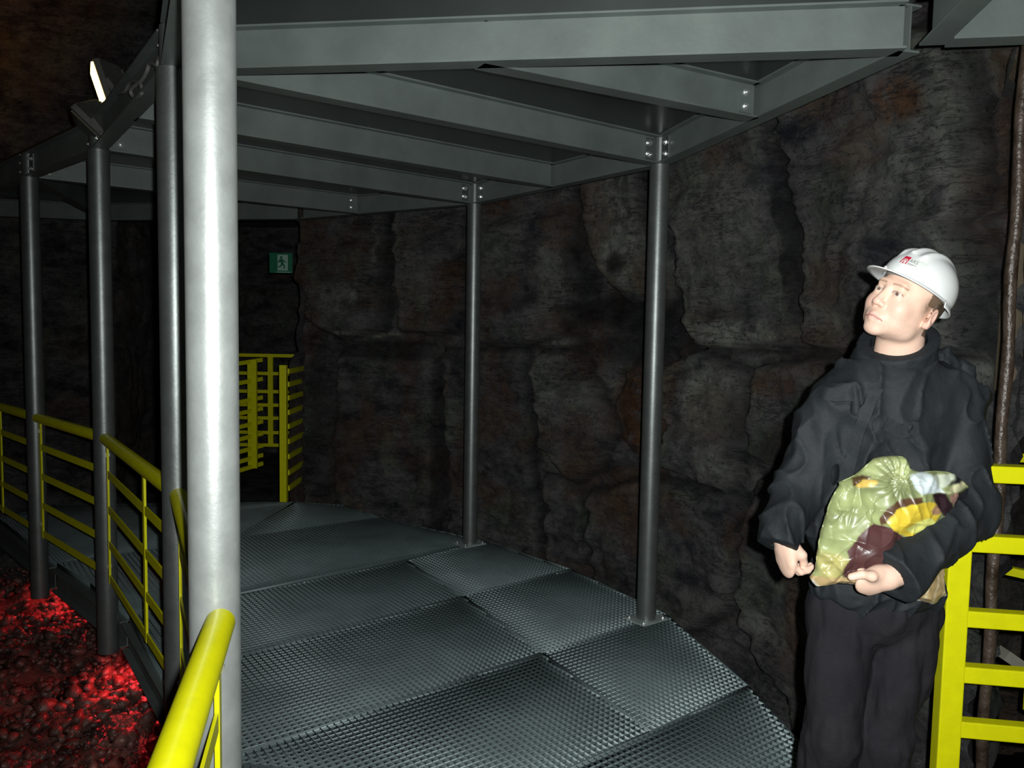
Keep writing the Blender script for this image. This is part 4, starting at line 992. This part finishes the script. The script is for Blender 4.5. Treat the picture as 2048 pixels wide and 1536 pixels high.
decal('label_small_line', [[(-.007, -.0085), (.018, -.0085), (.018, -.0072), (-.007, -.0072)], [(-.007, -.0108), (.010, -.0108), (.010, -.0099), (-.007, -.0099)]], M['grey_ink'], .0012, st)
# ------------------------------------------------------------------ plastic bag
def creases(UV):
    rs = np.random.RandomState(5); out = np.zeros(len(UV))
    for i in range(75):
        c = np.array([rs.uniform(120, 1500), rs.uniform(120, 1400)]); a = rs.choice([.45, .6, -.5, 1.3, .2, -1.1])+rs.normal()*.25; L_ = rs.uniform(90, 330); w_ = rs.uniform(10, 26)
        d = UV-c; t = d@np.array([math.cos(a), math.sin(a)]); n = d@np.array([-math.sin(a), math.cos(a)])
        out += rs.uniform(.002, .006)*rs.choice([1, 1, -1])*np.exp(-np.abs(n)/w_)*np.clip(1-(t/L_)**2, 0, 1)
    return out
def bag():
    OUT = [(95,1230),(125,1180),(152,1145),(160,1000),(178,900),(200,800),(240,640),(262,560),(290,470),(340,400),(385,345),(378,312),(430,285),(480,262),(530,232),(575,200),(640,140),(720,82),(790,62),(860,55),(930,52),(985,62),(1012,85),(1028,110),(1030,165),(1080,192),(1150,208),(1230,205),(1300,200),(1400,208),(1500,236),(1560,290),(1605,345),(1600,400),(1580,455),(1540,540),(1500,640),(1420,760),(1380,900),(1400,1060),(1392,1180),(1375,1290),(1412,1395),(1340,1430),(1270,1475),(1180,1455),(1050,1425),(900,1375),(780,1330),(640,1298),(540,1292),(440,1280),(340,1268),(250,1292),(160,1312),(118,1270)]
    OUT = np.array(OUT, float); C0 = np.array([800., 760.])
    seg = np.linalg.norm(np.roll(OUT, -1, 0)-OUT, axis=1); cum = np.r_[0, np.cumsum(seg)]; NA = 300; t = np.linspace(0, cum[-1], NA, endpoint=False); Oc = np.vstack([OUT, OUT[:1]])
    rim = np.stack([np.interp(t, cum, Oc[:, 0]), np.interp(t, cum, Oc[:, 1])], 1); NR = 90
    V = []; uvs = []
    for side in (-1, 1):
        for j in range(NR+1):
            r = (j/NR)
            pts = C0+(rim-C0)*r; uvs.append(pts)
    UV = np.concatenate(uvs); UVs = UV.reshape(2, NR+1, NA, 2)
    rr = np.repeat(np.tile(np.arange(NR+1)/NR, 2), NA)
    sd = np.repeat([-1, 1], (NR+1)*NA)
    p2 = UV/480.0; th = np.sqrt(np.clip(1-rr**3.2, 0, 1))
    P3_ = np.stack([p2[:, 0], p2[:, 1], sd*.3], 1)
    ang_ = np.arctan2(UV[:, 1]-300, UV[:, 0]-900)
    wp = P3_+(np.stack([vnoise(P3_*1.5), vnoise(P3_*1.5+9), vnoise(P3_*1.5+21)], 1)-.5)*.5; cre = (1-np.abs(2*vnoise(wp*np.array([2.2, 3.2, 1])+3)-1))**4*.006-(1-np.abs(2*vnoise(wp*np.array([3.6, 2.4, 1])+33)-1))**4*.004+(fbm(wp*2, 2)-.5)*.022+creases(UV)
    fan = np.abs(np.sin(ang_*9))*.012*np.exp(-(((UV[:, 0]-880)/260)**2+((UV[:, 1]-160)/170)**2))
    big = .030*np.exp(-(((UV[:, 0]-560)/330)**2+((UV[:, 1]-900)/260)**2))+.022*np.exp(-(((UV[:, 0]-1000)/260)**2+((UV[:, 1]-600)/140)**2))
    depth = th*(.030+big*(sd < 0))*1.0+np.clip(th*2, 0, 1)*(cre+fan)*(np.where(sd < 0, 1, .5))
    # bag centre plane: leans between belly and forearm
    y0 = 1.893+np.clip((UV[:, 0]-900)*.7+(UV[:, 1]-700)*.5, 0, 900)*.00012+np.clip(1100-UV[:, 1], 0, 400)*.00002
    y = y0+sd*depth+(1-th)*(vnoise(P3_*6)-.5)*.02
    Vw = np.empty((len(UV), 3))
    u = 1600+UV[:, 0]/4.8; v = 900+UV[:, 1]/4.8
    Fv = np.array(F); RXv = np.array(RX); UXv = np.array(UX)
    d = Fv+np.outer((u-1024)/FPX, RXv)+np.outer((768-v)/FPX, UXv); ypl = 1.905
    Vw = np.array([0, 0, CAMZ])+d*(y0/d[:, 1])[:, None]; Vw[:, 1] += (y-y0)
    idx = np.arange(2*(NR+1)*NA).reshape(2, NR+1, NA); Fc = []
    a = idx[0, :-1]; b = idx[0, 1:]; f0 = np.stack([a, b, np.roll(b, -1, 1), np.roll(a, -1, 1)], -1).reshape(-1, 4)
    a = idx[1, :-1]; b = idx[1, 1:]; f1 = np.stack([a, np.roll(a, -1, 1), np.roll(b, -1, 1), b], -1).reshape(-1, 4)
    e0 = idx[0, -1]; e1 = idx[1, -1]; f2 = np.stack([e0, e1, np.roll(e1, -1), np.roll(e0, -1)], -1)
    o = mesh_np('plastic_bag', Vw, np.concatenate([f0, f1, f2]), attr_mat('printed_plastic', 'print', .38, .4, coat=.25, bump=.12, bscale=24))
    j = UV+np.stack([fbm(P3_*5, 3)-.5, fbm(P3_*5+7, 3)-.5], 1)*30
    col = np.tile([.27, .31, .135], (len(UV), 1)); col = col*(.35+1.3*fbm(P3_*3+2, 3))[:, None]
    def reg(poly, c, soft=14, g=1.0, jit=True):
        nonlocal col
        s = seg_sd(j if jit else UV, poly); m = (np.clip(.5-s/soft, 0, 1)*g)[:, None]; col = col*(1-m)+np.array(c)*m*(.8+.4*fbm(P3_*6, 2))[:, None]
    reg([(150,960),(320,960),(400,1000),(380,1100),(340,1220),(160,1220)], (.42, .38, .14), 60)
    reg([(380,920),(480,780),(560,700),(620,660),(800,700),(1000,860),(1100,1000),(1000,1200),(560,1190),(380,1200),(350,1100),(400,1000)], (.085, .035, .035))
    reg([(690,620),(780,500),(900,440),(1100,420),(1110,470),(860,520),(780,640),(700,680)], (.10, .05, .025))
    reg([(470,330),(490,260),(560,225),(640,240),(600,330)], (.07, .04, .015)); reg([(500,330),(560,275),(680,270),(700,300),(640,340),(540,350)], (.62, .42, .10))
    reg([(745,650),(830,530),(960,490),(1150,465),(1245,480),(1282,560),(1230,650),(1080,780),(960,800),(800,720)], (.70, .52, .05))
    reg([(930,720),(1010,650),(1180,620),(1230,660),(1080,770),(1000,760)], (.80, .80, .22))
    reg([(1180,560),(1240,500),(1285,530),(1280,570),(1200,590)], (.35, .20, .12))
    reg([(1000,230),(1160,205),(1230,230),(1300,350),(1330,380),(1210,395),(1100,400),(1030,330)], (.62, .70, .72)); reg([(1230,240),(1480,225),(1500,240),(1390,320),(1300,350)], (.55, .60, .48))
    reg([(1210,400),(1330,385),(1420,520),(1500,640),(1300,600),(1240,480)], (.03, .015, .02)); reg([(1380,330),(1500,240),(1570,250),(1600,330),(1500,310)], (.02, .02, .025)); 
    reg([(1340,385),(1450,320),(1580,295),(1560,330),(1470,400)], (.60, .58, .36)); reg([(1370,410),(1480,400),(1500,560),(1400,480)], (.40, .22, .18)); reg([(1480,400),(1620,330),(1620,480),(1500,640),(1420,540)], (.02, .02, .025))
    reg([(60,1200),(340,1190),(900,1200),(1100,1300),(1300,1100),(1450,1100),(1450,1500),(700,1500),(60,1400)], (.46, .33, .16)); 
    st = np.clip(np.sin((UV[:, 0]+UV[:, 1]*.35)/16), 0, 1)**3*(UV[:, 1] > 1150)*(UV[:, 0] > 1000); col = col*(1-st[:, None]*.6)+np.array([.80, .70, .48])*st[:, None]*.6
    e = np.clip((rr-.965)/.03, 0, 1)*((UV[:, 1] > 1230))*.8; col = col*(1-e[:, None])+np.array([.85, .82, .75])*e[:, None]
    fs = np.clip(np.sin(ang_*34), 0, 1)*np.exp(-(((UV[:, 0]-880)/220)**2+((UV[:, 1]-180)/120)**2)); col = col*(1-.45*fs[:, None])+np.array([.74, .78, .48])*.45*fs[:, None]
    set_attr(o, 'print', np.clip(col, 0, 1))
    tag(o, 'crumpled glossy plastic bag printed green, yellow and maroon in the man\'s arm', 'bag')
bag()
